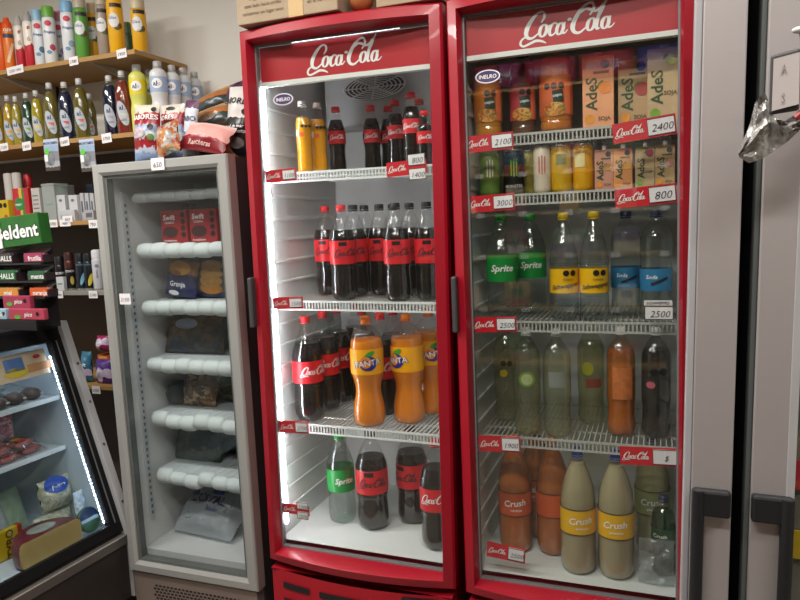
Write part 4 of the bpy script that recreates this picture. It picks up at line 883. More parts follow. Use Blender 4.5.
for i, (px, Y, col, lab, h, lb) in enumerate([(139, 2.49, '#d2d46a', '#e0cc20', .295, 'lime yellow detergent bottle behind the snack bags'), (160, 2.5, '#d6d8da', '#9fb4d4', .298, 'white detergent bottle next to the lime yellow one'), (174, 2.56, '#d2d5d8', '#9ab0d2', .29, 'white detergent bottle, second in the white row'), (185, 2.62, '#ccd0d2', '#9ab0d2', .288, 'white detergent bottle, third in the white row'), (196, 2.68, '#c6cacc', '#8fa4c0', .28, 'white detergent bottle, last in the white row by the wall')]):
    L_ = on(px, 100, Y, ZB); put('laun%d' % i, laun(col, lab, .036 if i < 2 else .031, h), L_, face(L_)+(.3 if i == 4 else .05), lb, 'bottle', 'detergent bottles')
L_ = on(151, 100, 2.59, ZB); put('laun0', None, L_, face(L_)+.3, 'lime detergent bottle half hidden behind the front lime and white ones', 'bottle', 'detergent bottles')
# shelf edge price cards
for px, py, w_, h, s_, lb in [(15, 70, .1, .034, '2350 1900', 'long white price card under the red spray cans'), (73.5, 61, .05, .036, '1780', 'white price card under the sky blue spray can'), (121.5, 53.5, .052, .036, '1950', 'white price card under the large yellow spray can'),
    (4, 147, .05, .034, '1200', 'white price card at the far left of the soap shelf'), (26.5, 146, .052, .038, '1450', 'white price card under the green dish soap'), (64.5, 141.5, .052, .038, '1680', 'white price card under the navy dish soap'), (106.5, 138, .054, .04, '1750', 'white price card at the soap shelf gap')]:
    paper_tag(px, py, YF-.004, w_, h, s_, lb, tilt=-.06)
for px, py, w_, h, s_, lb, rz in [(53, 223.5, .052, .034, '1700', 'white price card under the white boxes, left of the folded pair', 0), (65, 223, .055, .03, '900', 'white price card, lower of the folded pair', .15), (67.5, 219, .05, .03, '850', 'white price card, upper of the folded pair', .15), (93, 224, .05, .036, '750', 'white price card beside the freezer on the third shelf', 0),
    (59, 294.5, .046, .034, '1990', 'white price card under the black deodorants', 0), (93, 294.5, .05, .034, '2100', 'white price card under the white deodorant', 0), (96, 390, .048, .036, '1300', 'white price card under the purple packs', 0)]:
    paper_tag(px, py, YF-.006, w_, h, s_, lb, rz=rz)
# hanging blister packs under the soap shelf
for px, lb in [(50, 'blister pack hanging under the navy soap, left one'), (86, 'blister pack hanging under the olive soap, right one')]:
    p = at(px, 139, YF-.02)
    t = thing('blister_pack', lb, 'blister pack', p, 0, 'hanging blister packs')
    B(-.042, .042, 0, .003, -.14, 0).build('backing_card', bands([(0, '#4a423c'), (.12, '#a8aab0'), (.3, '#8a8a90'), (.62, '#9ab0cc'), (.8, '#b8c8e0')], 2, .1), t)
    decal('lettering', text2d('MORTIMER', .012, .01), flat(0), 0, -.018, mat('#3a4060', .5), t)
    MB().ball((-.005, -.004, -.085), .022, .014, .03, 12, 8).build('blister', clear('#eef2f4', .1, 1.45, .2), t, 60)
    decal('sticker', rect2d(.022, .022, 1, 1), flat(0), -.008, -.055, mat('#5ad03a', .5), t, .016)
    decal('sticker', rect2d(.02, .03, 1, 1), flat(0), -.012, -.085, LWHITE, t, .02)
    MB().tube([(0, .002, -.004), (0, .002, .012), (0, .03, .016)], .0015, 6).build('hook', mat('#8a8a8a', .3, .8), t)
# third shelf goods
def pack(name, label, cat, px, py0, py1, Y, w_, z, m_, prints=(), d_=.05, rz=0, group=None, lid=None):
    p = at(px, (py0+py1)/2, Y); h = at(px, py0, Y).z-z
    t = thing(name, label, cat, (p.x, Y, z), rz, group)
    B(-w_/2, w_/2, 0, d_, 0, h).build('box', m_, t, bevel=.002)
    for nm, sh, u, v, mt in prints: decal(nm, sh, flat(0), u, v*h, mt, t)
    if lid: B(-w_/2-.001, w_/2+.001, -.001, d_+.001, h, h+.012).build('lid', lid, t, bevel=.001)
    return t
heart = [('emblem', disc2d(.01, .006), 0, .8, mat('#6a6e78', .5)), ('emblem', disc2d(.012, .012), 0, .25, mat('#7a7e88', .5))]
wb = mat('#c2c2c4', .5)
pack('medicine_box', 'white box with grey marks, front left on third shelf', 'box', 61, 195, 213, 2.44, .05, ZC, wb, heart, group='white medicine boxes')
pack('medicine_box', 'white box with grey marks, second from left on third shelf', 'box', 73, 195, 213, 2.445, .05, ZC, wb, heart, group='white medicine boxes')
for i, px in enumerate((82, 87, 92)):
    pack('medicine_box', ['thin white box, first of three beside the freezer', 'thin white box, second of three beside the freezer', 'thin white box, third of three beside the freezer'][i], 'box', px, 193, 213, 2.46, .021, ZC, mat('#b2b4b8', .5), [('stripe', rect2d(.009, .05, 1, 1), 0, .5, mat('#54586a', .5))], group='white medicine boxes')
pack('low_tray', 'flat white display tray before the medicine boxes', 'box', 66, 210, 219, 2.415, .1, ZC, mat('#b8babc', .5), [('lettering', text2d('aspirina', .014, .01), 0, .5, mat('#6a6e78', .5))], .02)
pack('barcode_box', 'flat grey box with dark bars beside the freezer', 'box', 89, 210, 219, 2.42, .05, ZC, mat('#a0a2a8', .5), [('stripe', rect2d(.003, .02, 1, 1), -.015+.006*i, .5, INK) for i in range(6)], .03)
pack('medicine_box', 'white box at the back behind the left pair', 'box', 62, 185, 205, 2.56, .06, ZC, mat('#9a9ca0', .5), heart, group='white medicine boxes')
pack('navy_box', 'small navy and pale box at the back beside the freezer', 'box', 90, 184, 205, 2.56, .04, ZC, bands([(0, '#8a92a8'), (.7, '#22263a')], 2))
for px, lb in [(9.5, 'white upright roll, left one behind the candy boxes'), (18, 'white upright roll, right one behind the candy boxes')]:
    L_ = on(px, 190, 2.5, ZC)
    t = thing('paper_roll', lb, 'roll', L_, 0, 'white rolls'); t.scale = (1, 1, 1.75); MB().lathe([(.0, 0), (.02, 0), (.021, .004), (.021, .135), (.019, .14), (.007, .14), (.007, .135), (0, .135)], 18).build('roll', mat('#b8b4ae', .7), t, 40); MB().tube([(0, 0, .1), (0, 0, .142)], .0065).build('core', mat('#8a765a', .8), t)
L_ = on(28, 185, 2.57, ZC); t = thing('red_bottle', 'small bottle with a red top beside the white rolls', 'bottle', L_); t.scale = (1.1, 1.1, 1.85)
MB().lathe([(0, 0), (.02, 0), (.022, .01), (.022, .08), (.012, .1), (0, .1)], 16).build('bottle_body', bands([(0, '#c8745a'), (.5, '#3a6a3a'), (.75, '#b83a34')], 2), t, 50); MB().lathe([(.018, .1), (.019, .115), (.014, .13), (0, .132)], 14).build('cap', mat('#b8202a', .4), t, 50)
# fourth shelf sprays
for i, (px, h, R, bm, cap, pr, lb) in enumerate([(60, .16, .022, mat('#16171a', .35), '#1c1c20', [('lettering', text2d('BODY', .011, .015), 0, .5, LWHITE)], 'black deodorant spray behind the white box'), (70, .178, .022, bands([(0, '#1a1a18'), (.75, '#4a1f18')], 2), '#3a1c18', [('lettering', text2d('COCO', .01, .015), 0, .5, LWHITE), ('emblem', disc2d(.008, .02), .006, .25, mat('#b8a04a', .5))], 'black deodorant spray with a brownish top'),
      (81, .172, .022, mat('#1a2430', .35), '#141820', [('band', rect2d(.04, .005, 6, 1), 0, .68, mat('#5a7a8a', .5)), ('leaf', rot2(disc2d(.008, .03), -.3), .004, .3, mat('#7ab0c8', .5))], 'dark blue deodorant spray with a pale leaf'), (89, .172, .022, mat('#171c22', .35), '#12161a', [('band', rect2d(.04, .005, 6, 1), 0, .68, mat('#4a6a7a', .5)), ('leaf', rot2(disc2d(.009, .03), -.3), .004, .28, mat('#c8b83a', .5))], 'dark deodorant spray with a yellow leaf'), (98, .185, .024, mat('#c6c6cc', .35), '#d4d4d8', [('emblem', disc2d(.008, .008), -.004, .6, mat('#7a7e90', .5)), ('lettering', rot2(text2d('dermo', .01, .008), PI/2), -.006, .4, mat('#5a5e74', .5))], 'white deodorant spray beside the freezer')]):
    L_ = on(px, 272, 2.47, ZD); put('deo%d' % i, spray(R, h, bm, mat(cap, .4), .04, pr), L_, face(L_), lb, 'spray can', 'deodorant sprays')
pack('small_white_box', 'small white box in front of the black deodorant', 'box', 60, 277, 290, 2.425, .045, ZD, mat('#c0c2c4', .5), [('stripe', rect2d(.03, .004, 1, 1), 0, .5, mat('#4a5a4a', .5))], .02)
# lowest shelf packs
for px, y0, y1, w_, col, Y, z0, lb in [(104, 360, 386, .09, '#4a2a78', 2.45, ZE, 'purple pack, front right on the lowest shelf'), (87, 352, 386, .06, '#2f6a86', 2.46, ZE, 'blue pack left of the purple one, lowest shelf'), (103, 336, 351, .07, '#9a2a5a', 2.52, ZE+.14, 'pink pack on top at the back of the lowest shelf')]:
    p = at(px, (y0+y1)/2, Y); h = at(px, y0, Y).z-z0
    bag('soft_pack', lb, 'pack', w_, h, .03, mottle([col, '#6a5a9a' if px > 100 else '#7ab0a0', col, '#c8b8d0', col], 16, .4), (p.x, Y, z0), (-.05, 0, 0), px, [('lettering', text2d('soft', .016, .01), 0, .6, LWHITE)], 'soft packs')
pack('orange_pack', 'orange pack between the pink and the purple packs', 'pack', 103, 355, 360, 2.53, .07, ZE, mat('#b8542a', .5), [('stripe', rect2d(.05, .01, 1, 1), 0, .9, mat('#d8a05a', .5))], .12)
# more goods on the third shelf, left end
pack('candy_display_box', 'red, green and yellow candy display box on the third shelf', 'box', 21, 188, 217, 2.43, .1, ZC, bands([(0, '#b8202c'), (.36, '#b8202c'), (.4, '#d8a83c'), (.58, '#2c7a3c'), (.72, '#b02428')], 0, .12), [('emblem', disc2d(.03, .03), -.01, .55, mat('#2f8040', .5)), ('lettering', text2d('menta', .014, .015), -.01, .55, LWHITE)], .08)
pack('ticket_box', 'white printed carton right of the red and green candy box', 'box', 36, 188, 216, 2.435, .05, ZC, mat('#b8b4b0', .5), [('stripe', rect2d(.035, .004, 1, 1), 0, .3+.12*i, mat('#5a5654', .5)) for i in range(5)], .08)
pack('yellow_box', 'yellow box with black seals at the left picture edge', 'box', 3, 200, 218, 2.42, .07, ZC, mat('#c8a81c', .5), [('seal', disc2d(.012, .012, 8, 1), -.012, .78, SEAL), ('seal', disc2d(.012, .012, 8, 1), .016, .78, SEAL), ('emblem', disc2d(.012, .012), .016, .3, mat('#b84a2a', .5))], .05)
t = pack('clear_tub', 'pale green clear plastic tub beside the white boxes', 'tub', 49, 186, 218, 2.43, .075, ZC, clear('#a8c8b0', .1, 1.45, .35), [('lettering', text2d('mix', .012, .01), 0, .5, mat('#6a9a7a', .5))], .08, lid=clear('#c8d8d0', .1, 1.45, .3))

# ------------------------------------------------------------------ slanted deli case
DEL = (-1.978, 2.03, 0); DRZ = math.radians(-3.0)
deli = thing('deli_case', 'black-framed slanted glass deli case with cheeses and sausages', 'display case', DEL, DRZ)
def dw(x, y, z):
    c, s_ = math.cos(DRZ), math.sin(DRZ); return (DEL[0]+x*c-y*s_, DEL[1]+x*s_+y*c, z)
LN = -1.25
A_, B_ = Vector((-.03, .325)), Vector((-.275, 1.12)); dirn = (B_-A_).normalized(); nrm = Vector((dirn.y, -dirn.x))
MB().prism([(-.004, .04), (-.004, .27), (-.03, .31), (-.8, .31), (-.8, .04)], LN, -.002, 'y').build('base', mat('#332c29', .5, .2, var=.1, scale=4), deli)
lp = B(-.02, .004, LN, -.002, .265, .305).build('front_lip', mat('#6f6964', .35, .5), deli, bevel=.003)
B(.004, .0055, LN, -.002, .301, .306).build('painted_highlight', mat('#e0dedc', .25, .6), lp)  # pale strip: the highlight along the lip, put into the colour
for yy in (-.45, -.75): MB().tube([(.003, yy, .25), (.007, yy, .25)], .006).build('screw', mat('#b8b4b0', .3, .8), deli)
MB().prism([(.012, .04), (.012, .3), (-.25, 1.15), (-.8, 1.15), (-.8, .04)], -.0, .034, 'y').build('end_panel', mat('#b0b0b2', .4, .1, var=.08), deli, bevel=.002)
for k, q in enumerate((.15, .42, .62, .8)):
    x = .012+(-.262)*((.3+(1.15-.3)*q)-.3)/.85; z = .3+.85*q
    MB().tube([(x-.002, .018, z), (x+.003, .018, z+.001)], .005).build('screw', mat('#6a6a6c', .4, .5), deli)
def slant(t_, o): p = A_+dirn*t_+nrm*o; return (p.x, p.y)
GL = (B_-A_).length
def bar(nm, t0, t1, y0, y1, o0, o1, mt, parent=deli):
    return MB().prism([slant(t0, o0), slant(t1, o0), slant(t1, o1), slant(t0, o1)], y0, y1, 'y').build(nm, mt, parent, bevel=.002)
BK = mat('#08080a', .55, spec=.3)
bar('frame_bottom', -.012, .03, LN, 0, -.02, .012, BK); bar('frame_top', GL-.045, GL+.01, LN, 0, -.02, .012, BK); bar('frame_side', .03, GL-.045, -.05, 0, -.02, .012, BK)
bar('frame_trim', .03, GL-.045, -.03, -.024, .012, .0145, mat('#8a8c90', .3, .6))
bar('glass', .03, GL-.045, LN, -.05, -.004, .0, clear('#f2f7f8', .01, 1.5))
MB().prism([(-.27, 1.118), (-.8, 1.118), (-.8, 1.15), (-.25, 1.15)], LN, -.001, 'y').build('top', mat('#17171a', .4), deli)
l = MB(); cool = mat('#c3ccd2', .4, var=.03)
l.quad((-.76, LN, .315), (-.76, 0, .315), (-.76, 0, 1.117), (-.76, LN, 1.117)); l.quad((-.76, LN, .315), (-.03, LN, .315), (-.03, -.002, .315), (-.76, -.002, .315))
l.quad((-.76, -.003, .315), (-.03, -.003, .315), (-.27, -.003, 1.117), (-.76, -.003, 1.117))
l.build('liner', cool, deli)
led = MB()
for k in range(44):
    a_, b_ = .045+k*.0158, .053+k*.0158; n = len(led.v)
    led.prism([slant(a_, -.019), slant(b_, -.019), slant(b_, -.016), slant(a_, -.016)], -.0535, -.05, 'y')
led.build('light_strip', glow('#dcecff', 34), deli, kind='stuff')
B(-.36, -.345, LN, -.08, 1.105, 1.113).build('light_strip', glow('#dcecff', 24), deli)  # added strip, hidden behind the picture panel to brighten the case inside
dsz = []
for x, z in ((-.285, .848), (-.28, .641)):
    so = MB().box(-.75, x, LN, -.012, z-.006, z).build('shelf', mat('#c6cace', .4), deli)
    MB().box(x-.004, x+.004, LN, -.012, z-.012, z+.006).build('shelf_lip', mat('#dfe3e6', .35), so); dsz.append(z)
pp = MB().prism([slant(GL-.16, -.035), slant(GL-.06, -.035), slant(GL-.06, -.03), slant(GL-.16, -.03)], LN, -.06, 'y').build('picture_panel', mat('#d8b89a', .5, var=.2, scale=6), deli)
def slsurf(u, v, o):   # u along -y from the far end, v up the slant
    p = A_+dirn*v+nrm*(-.03+o); return (p.x, -u, p.y)
def sdec(nm, sh, u, v, m_): 
    b = MB(); b.v = [slsurf(u-x, v+y, .002) for x, y in sh[0]]; b.f = list(sh[1]); return b.build(nm, m_, pp)
sdec('picture', rect2d(.08, .05, 4, 2), .2, GL-.1, mat('#5a7ab0', .5)); sdec('picture', disc2d(.05, .018), .2, GL-.13, mat('#d8b82a', .5)); sdec('picture', disc2d(.05, .03), .35, GL-.115, mat('#c86a30', .5, var=.3, scale=40)); sdec('picture', rect2d(.1, .03, 4, 1), .1, GL-.125, mat('#c88a5a', .5)); sdec('emblem', disc2d(.016, .008), .1, GL-.085, mat('#c02a2a', .5)); sdec('picture', disc2d(.01, .012), .32, GL-.075, SEAL)
def dthing(name, label, cat, px, py, X, z, rz=0, group=None):
    p = atX(px, py, X); return thing(name, label, cat, (p.x, p.y, z), rz, group)
# dried sausages on the upper shelf
for i, (px, py, X) in enumerate([(31, 396, -2.335), (14, 401, -2.335), (-3, 406, -2.335)]):
    t = dthing('dried_sausage', ['short dark dried sausage nearest the shelf end', 'short dark dried sausage, middle of three', 'short dark dried sausage at the picture edge'][i], 'sausage', px, py, X, dsz[0]+.001, .3, 'dried sausages')
    MB().ball((0, 0, .024), .042, .033, .024, 14, 8).build('sausage', mottle(['#4a3a30', '#5a463a', '#3a2c26', '#6a564a'], 60, .5), t, 80)
    MB().tube([(.04, 0, .024), (.05, 0, .026)], .004, 6).build('tied_end', mat('#c8c0b0', .6), t)
t = dthing('film_bag', 'clear crinkled film bag lying behind the dried sausages', 'bag', -22, 380, -2.52, dsz[0]+.014, 0)
MB().grid(lambda u, v: ((u-.5)*.22, (v-.5)*.3, .07*math.sin(PI*u)*math.sin(PI*v)+.012*mnoise.noise(Vector((u*9, v*9, 2)))+.014), 16, 16).build('film', clear('#e4ecee', .12, 1.45, .25), t, 60)
MB().ball((0, 0, .022), .08, .1, .018, 12, 8).build('contents', mottle(['#5a5048', '#7a7068', '#4a4038'], 40, .5), t, 80)
# red sausage packs on the lower shelf
sm = mottle(['#8a2a26', '#a84038', '#6a2220', '#b8625a', '#8a4a40'], 40, .25, .5)
for i, (px, py, X, dz) in enumerate([(25, 452, -2.35, .003), (3, 459, -2.345, .002), (-23, 466, -2.345, .002), (17, 444, -2.345, .039), (-7, 450, -2.345, .039)]):
    t = dthing('sausage_pack', ['red sausage pack nearest the lower shelf end, bottom layer', 'red sausage pack, second from the end, bottom layer', 'red sausage pack at the picture edge, bottom layer', 'red sausage pack with yellow print on the top layer', 'red sausage pack on the top layer at the picture edge'][i], 'sausage pack', px, py, X, dsz[1]+dz, (.03, -.04, .02, .05, -.03)[i], 'red sausage packs')
    b = MB()
    for k in range(4): b.ball((-.036+.024*k, 0, .016), .013, .048, .015, 10, 7)
    b.build('sausages', sm, t, 80)
    MB().grid(lambda u, v: ((u-.5)*.118, (v-.5)*.112, .034*(math.sin(PI*u)*math.sin(PI*v))**.4+.004*mnoise.noise(Vector((u*9, v*9, i)))), 12, 12).build('wrap', clear('#f6eeee', .1, 1.45, .06), t, 60)
    B(-.05, .05, -.035, .0, .0325, .034).build('paper_label', bands([(0, '#2a2c44'), (.5, '#c8a02a'), (.75, '#b83a34')], 0, .2), t)
t = dthing('sausage_pack', 'pink and white printed sausage pack under the upper shelf', 'sausage pack', -4, 425, -2.46, dsz[1]+.002, 0, 'red sausage packs')
B(-.03, .03, -.055, .055, 0, .15).build('pack', mottle(['#b85a62', '#d8a8ac', '#a83a44', '#c87a80'], 50, .3), t, bevel=.01); decal('lettering', text2d('PATYVIENA', .012, .01), lambda u, v, o: (.03+o, u, v), 0, .12, LWHITE, t)
# cheeses on the floor of the case
ZDF = .317
t = thing('half_cheese', 'half wheel of yellow cheese with red rind, cut side to the glass', 'cheese', dw(-.1, -.255, ZDF+.001), DRZ-.02)
R_, H_ = .13, .1
pts = [(-R_*math.sin(a), R_*math.cos(a)) for a in [PI*k/20 for k in range(21)]]
def wheel(r, z0, z1, off): return MB().prism([(x*r-off, y*r) for x, y in pts], z0, z1, 'z')
b = MB(); prof = [(.9, 0), (.98, .012), (1, .03), (1, .07), (.97, .09), (.88, .1)]
for j, (sc, z) in enumerate(prof):
    for x, y in pts: b.v.append((x*sc, y*sc, z))
n_ = len(pts)
for j in range(len(prof)-1):
    for k in range(n_-1): b.f.append((j*n_+k, j*n_+k+1, (j+1)*n_+k+1, (j+1)*n_+k))
b.f.append(tuple(range((len(prof)-1)*n_, len(prof)*n_))); b.f.append(tuple(reversed(range(n_))))
b.build('rind', mat('#6a1f28', .35, coat=.3), t, 50)
cf = [(y*.985, z) for y, z in [(-R_*.9, .003), (R_*.9, .003), (R_*.98, .014), (R_, .03), (R_, .07), (R_*.97, .088), (R_*.88, .097), (-R_*.88, .097), (-R_*.97, .088), (-R_, .07), (-R_, .03), (-R_*.98, .014)]]
MB().prism(cf, -.01, .003, 'x').build('cut_face', mat('#c9a668', .4, var=.08, scale=8), t)
decal('paper_label', disc2d(.035, .055), lambda u, v, o: (u, v, .1+o), -.05, 0, mat('#8a8c80', .5, var=.3, scale=40), t)
t = thing('cheese_packet', 'yellow and red cheese packet beside the cheese wheel', 'packet', dw(-.255, -.315, ZDF+.001), -.1)
B(-.012, .012, -.05, .05, 0, .11).build('packet', mat('#c0a01c', .4), t, bevel=.004); B(-.0125, .0125, .034, .051, 0, .111).build('red_edge', mat('#a83020', .4), t); decal('lettering', rot2(text2d('TYBO', .03, .02), PI/2), lambda u, v, o: (.012+o, u, v), 0, .055, mat('#4a3a10', .5), t)
def dbag(nm, label, x, y, w_, h, T, mt, rot, sd, prints=(), z=ZDF):
    return bag(nm, label, 'bag', w_, h, T, mt, dw(x, y, z), rot, sd, prints, 'bagged cheeses', .008, .5)
cream = mottle(['#b8b49c', '#a8a488', '#c4c2b0', '#8f9080'], 60, .3, .4)
dbag('cheese_bag', 'bag of pale cheese with a blue printed top, standing at the back', -.27, -.085, .13, .125, .045, cream, (-.12, 0, PI/2-.2), 41, [('emblem', disc2d(.05, .03), 0, .82, mat('#2a4aa0', .4, var=.2, scale=40)), ('lettering', text2d('queso', .018, .01, .2), 0, .8, LWHITE)], z=ZDF+.088)
dbag('cheese_bag', 'pale speckled cheese bag behind the cheese wheel', -.27, -.105, .17, .085, .045, cream, (-.1, 0, PI/2), 42)
dbag('cheese_bag', 'white cheese bag with grey print at the left edge', -.37, -.34, .27, .16, .04, mat('#b4b8b4', .3, bump=.1), (-.35, 0, PI/2), 43, [('stripe', rot2(rect2d(.16, .004, 6, 1), .3), 0, .6, mat('#5a6068', .5)), ('stripe', rot2(rect2d(.16, .004, 6, 1), -.2), 0, .45, mat('#5a6068', .5))])
dbag('cheese_bag', 'pale green cheese block bag left of the blue-topped bag', -.43, -.15, .11, .17, .03, mat('#a8bca0', .35), (-.3, 0, PI/2), 44)
dbag('cheese_bag', 'white bag with blue dots beside the yellow packet', -.27, -.42, .1, .12, .03, mat('#b8b8b2', .35), (-.4, 0, PI/2), 45, [('emblem', disc2d(.014, .012), .0, .7, mat('#3a4664', .5))])
dbag('cheese_bag', 'crumpled clear bag at the near left corner of the case', -.13, -.56, .16, .08, .05, clear('#e8eae4', .12, 1.4, .5), (-.3, 0, PI/2), 46)
dbag('cheese_bag', 'bluish white film bag beside the lit case end', -.2, -.035, .05, .15, .02, mottle(['#c8d4e0', '#a8bcd0', '#e0e8f0'], 50, .2, .5), (-.05, 0, PI/2), 47)
t = thing('round_tub', 'round tub lid with blue and green print leaning at the case end', 'tub', dw(-.13, -.068, ZDF+.055), 0, rot=(0, PI/2-.35, DRZ))
MB().lathe([(0, 0), (.048, 0), (.05, .004), (.05, .012), (.046, .016), (0, .016)], 24).build('tub', mat('#3a5a4a', .4), t, 50)
MB().lathe([(.047, .0165), (.0, .0165)], 24).build('lid_print', bands([(0, '#23406a'), (.55, '#3a6a4a')], 0, .3), t)
B(-.006, .006, -.04, .04, .0163, .017).build('lettering_band', mat('#9ab0c0', .5), t)

# candy rack on the case
rk = thing('candy_rack', 'black tiered candy rack standing on the deli case', 'rack', (at(26, 300, 1.9).x, 1.9, 1.15), 0)
tiers = [at(26, y, 1.9).z-1.15 for y in (263, 281, 297)]; tier4 = at(26, 320, 1.85).z
B(-.2, .10, -.055, -.008, tier4-1.156, tier4-1.15).build('tier', mat('#2a2628', .3), rk); B(-.2, .10, -.055, -.05, 0, tier4-1.156).build('front_panel', mat('#232023', .4), rk)
for z in tiers: B(-.2, .10, -.006, .055, z-.006, z).build('tier', mat('#2a2628', .3), rk)
B(-.2, .10, .05, .055, 0, tiers[0]+.06).build('back_panel', mat('#232023', .4), rk)
B(-.2, -.195, 0, .05, 0, tiers[0]).build('side_panel', mat('#232023', .4), rk)
for (x0, y0, x1, y1, col, s_, tier, lb) in [(-6, 249, 20, 262, '#4a4648', 'HALLS', 0, 'grey-black candy box, top tier left'), (23, 249, 51, 262, '#a03a5c', 'frutilla', 0, 'pink candy box, top tier right'),
    (-6, 266, 24, 280, '#2f6a40', 'HALLS', 1, 'green candy box, middle tier left'), (27, 267, 53, 280, '#2c5c3c', 'menta', 1, 'dark green candy box, middle tier right'), (-6, 284, 27, 296, '#c8883c', 'miel', 2, 'orange-yellow candy box, lower tier left'), (29, 284, 56, 296, '#c85a26', 'naranja', 2, 'orange candy box, lower tier right')]:
    p0, p1 = at(x0, (y0+y1)/2, 1.895), at(x1-8, (y0+y1)/2, 1.895); z = 1.15+tiers[tier]+.001; h = at((x0+x1)/2, y0, 1.895).z-z
    t = thing('candy_box', lb, 'box', ((p0.x+p1.x)/2, 1.895, z), 0, 'candy boxes on the rack'); w_ = p1.x-p0.x
    B(-w_/2, w_/2, 0, .045, 0, h*.55).build('box', mat('#34282c', .4), t); B(-w_/2+.008, w_/2-.004, -.003, 0, .004, h*.72).build('front_flap', mat(col, .4), t)
    MB().quad((-w_/2, 0, h*.56), (w_/2, 0, h*.56), (w_/2, .045, h), (-w_/2, .045, h)).build('window', clear('#c8c0c0', .1, 1.45, .1), t)
    decal('lettering', text2d(s_, min(.02, h*.36), .015), flat(-.003), .01, h*.34, LWHITE, t)
    for k in range(4): MB().ball((-w_/2+.02+k*(w_-.04)/3, .022, h*.58), .014, .018, .008, 8, 5).build('candy', mat(col, .3), t, 60)
p = at(24, 231, 1.88)
t = thing('gum_box', 'big green chewing gum box with white lettering above the rack', 'box', (p.x, 1.885, 1.15+tiers[0]+.066), 0, rot=(0, -.07, 0))
gh = .112
B(-.17, .075, 0, .05, 0, gh).build('box', mat('#286428', .4, var=.3, scale=14), t, bevel=.003)
decal('lettering', text2d('Beldent', .05, .06), flat(0), -.038, .056, mat('#0f2a10', .5), t, .001)
decal('lettering', text2d('Beldent', .05, .028), flat(0), -.038, .056, LWHITE, t, .002)
B(-.155, -.115, -.006, -.003, .0, .1).build('price_card', CARD, t)
for i, (x0, y0, x1, y1, col, lb) in enumerate([(3, 296, 34, 309, '#983450', 'pink candy box lying on the case, upper'), (9, 309, 48, 320, '#aa3f54', 'pink candy box lying on the case, lower front'), (-6, 309, 10, 322, '#9ab8c8', 'pale blue candy box at the picture edge on the case')]):
    Y = (1.873, 1.85, 1.85)[i]; p0, p1 = at(x0, (y0+y1)/2, Y), at(x1-4, (y0+y1)/2, Y); z0 = at((x0+x1)/2, y1, Y).z; z1 = at((x0+x1)/2, y0, Y).z; w_ = p1.x-p0.x
    zb_ = tier4+.001
    t = thing('candy_box', lb, 'box', ((p0.x+p1.x)/2, Y, zb_), 0, 'candy boxes on the case')
    hh = max(z1-zb_, .03)
    B(-w_/2, w_/2, 0, .019, 0, hh).build('box', mat(col, .4, var=.1), t, bevel=.002); decal('lettering', text2d('pico', .016, .015, .15), flat(0), .01, hh-.02, LWHITE, t); decal('seal', disc2d(.008, .008, 8, 1), flat(0), w_*.32, hh-.018, SEAL, t); decal('leaf', disc2d(.016, .008, 10, 2), flat(0), -w_*.25, hh-.03, mat('#5aa03a', .5), t)

# ------------------------------------------------------------------ steel cooler at right, close to the camera
SX = .045
sc_ = thing('steel_cooler', 'brushed steel upright cooler with black handles, close at the right', 'refrigerator', (SX-.0225, 1.0, .0), rot=(0, .017, 0))
ST = steel('#bab4b4'); Z0, Z1 = .12, 2.05
B(.03, .66, .05, .62, .04, Z1+.02).build('cabinet', mat('#6a6664', .5), sc_)
po = B(0, .052, 0, .035, Z0, Z1).build('left_stile', ST, sc_, bevel=.002)
B(-.010, -.0002, .001, .03, Z0, Z1).build('edge_trim', mat('#b2b2b6', .35, .3), po, bevel=.002)
B(.0525, .068, .034, .05, Z0, Z1).build('gap_shade_strip', mat('#040405', .8, spec=.1), sc_)  # black strip paints the shade between stile and door
B(.068, .075, .004, .04, Z0, Z1).build('gasket', mat('#4a4f4e', .5), sc_, bevel=.002)
dr = MB().loops(.075, .65, Z0, Z1, [(0, lambda x: .035), (0, lambda x: .002), (.002, lambda x: 0), (.045, lambda x: 0), (.052, lambda x: .004), (.052, lambda x: .035)], 2).build('door', ST, sc_, 20)
B(.127, .598, .012, .018, Z0+.05, Z1-.05).build('glass', GLASS, dr)
B(.117, .1275, -.001, .004, Z0+.045, Z1-.045).build('edge_trim', mat('#b8b8ba', .35, .3), dr, bevel=.001)
B(.128, .597, .0355, .049, Z0+.02, Z1-.02).build('interior_back', mat('#7a766c', .5), sc_)
for z, c_ in ((1.13, '#c8202c'), (1.5, '#b8a86a'), (1.03, '#d8b82a'), (1.32, '#8a6a3a')):
    B(.128, .2, .03, .034, z-.02, z+.02).build('price_strip', mat(c_, .5), sc_)
for nm, a, c in (('handle', .002, .05), ('handle', .075, .125)):
    left = a < .05; hb = MB(); bx = (a+.007) if left else (c-.007)
    H = mat('#17171a', .5)
    ho = MB().tube([(bx, -.012, 1.111), (bx, -.012, 1.08), (bx, -.012, .6), (bx, -.012, .585)], .0085, 10).build('handle', H, sc_, 60)
    B(a, c, -.016, -.001, 1.074, 1.112).build('mount', H, ho, bevel=.004); B(a, c, -.024, -.001, .58, .618).build('mount', H, ho, bevel=.004)
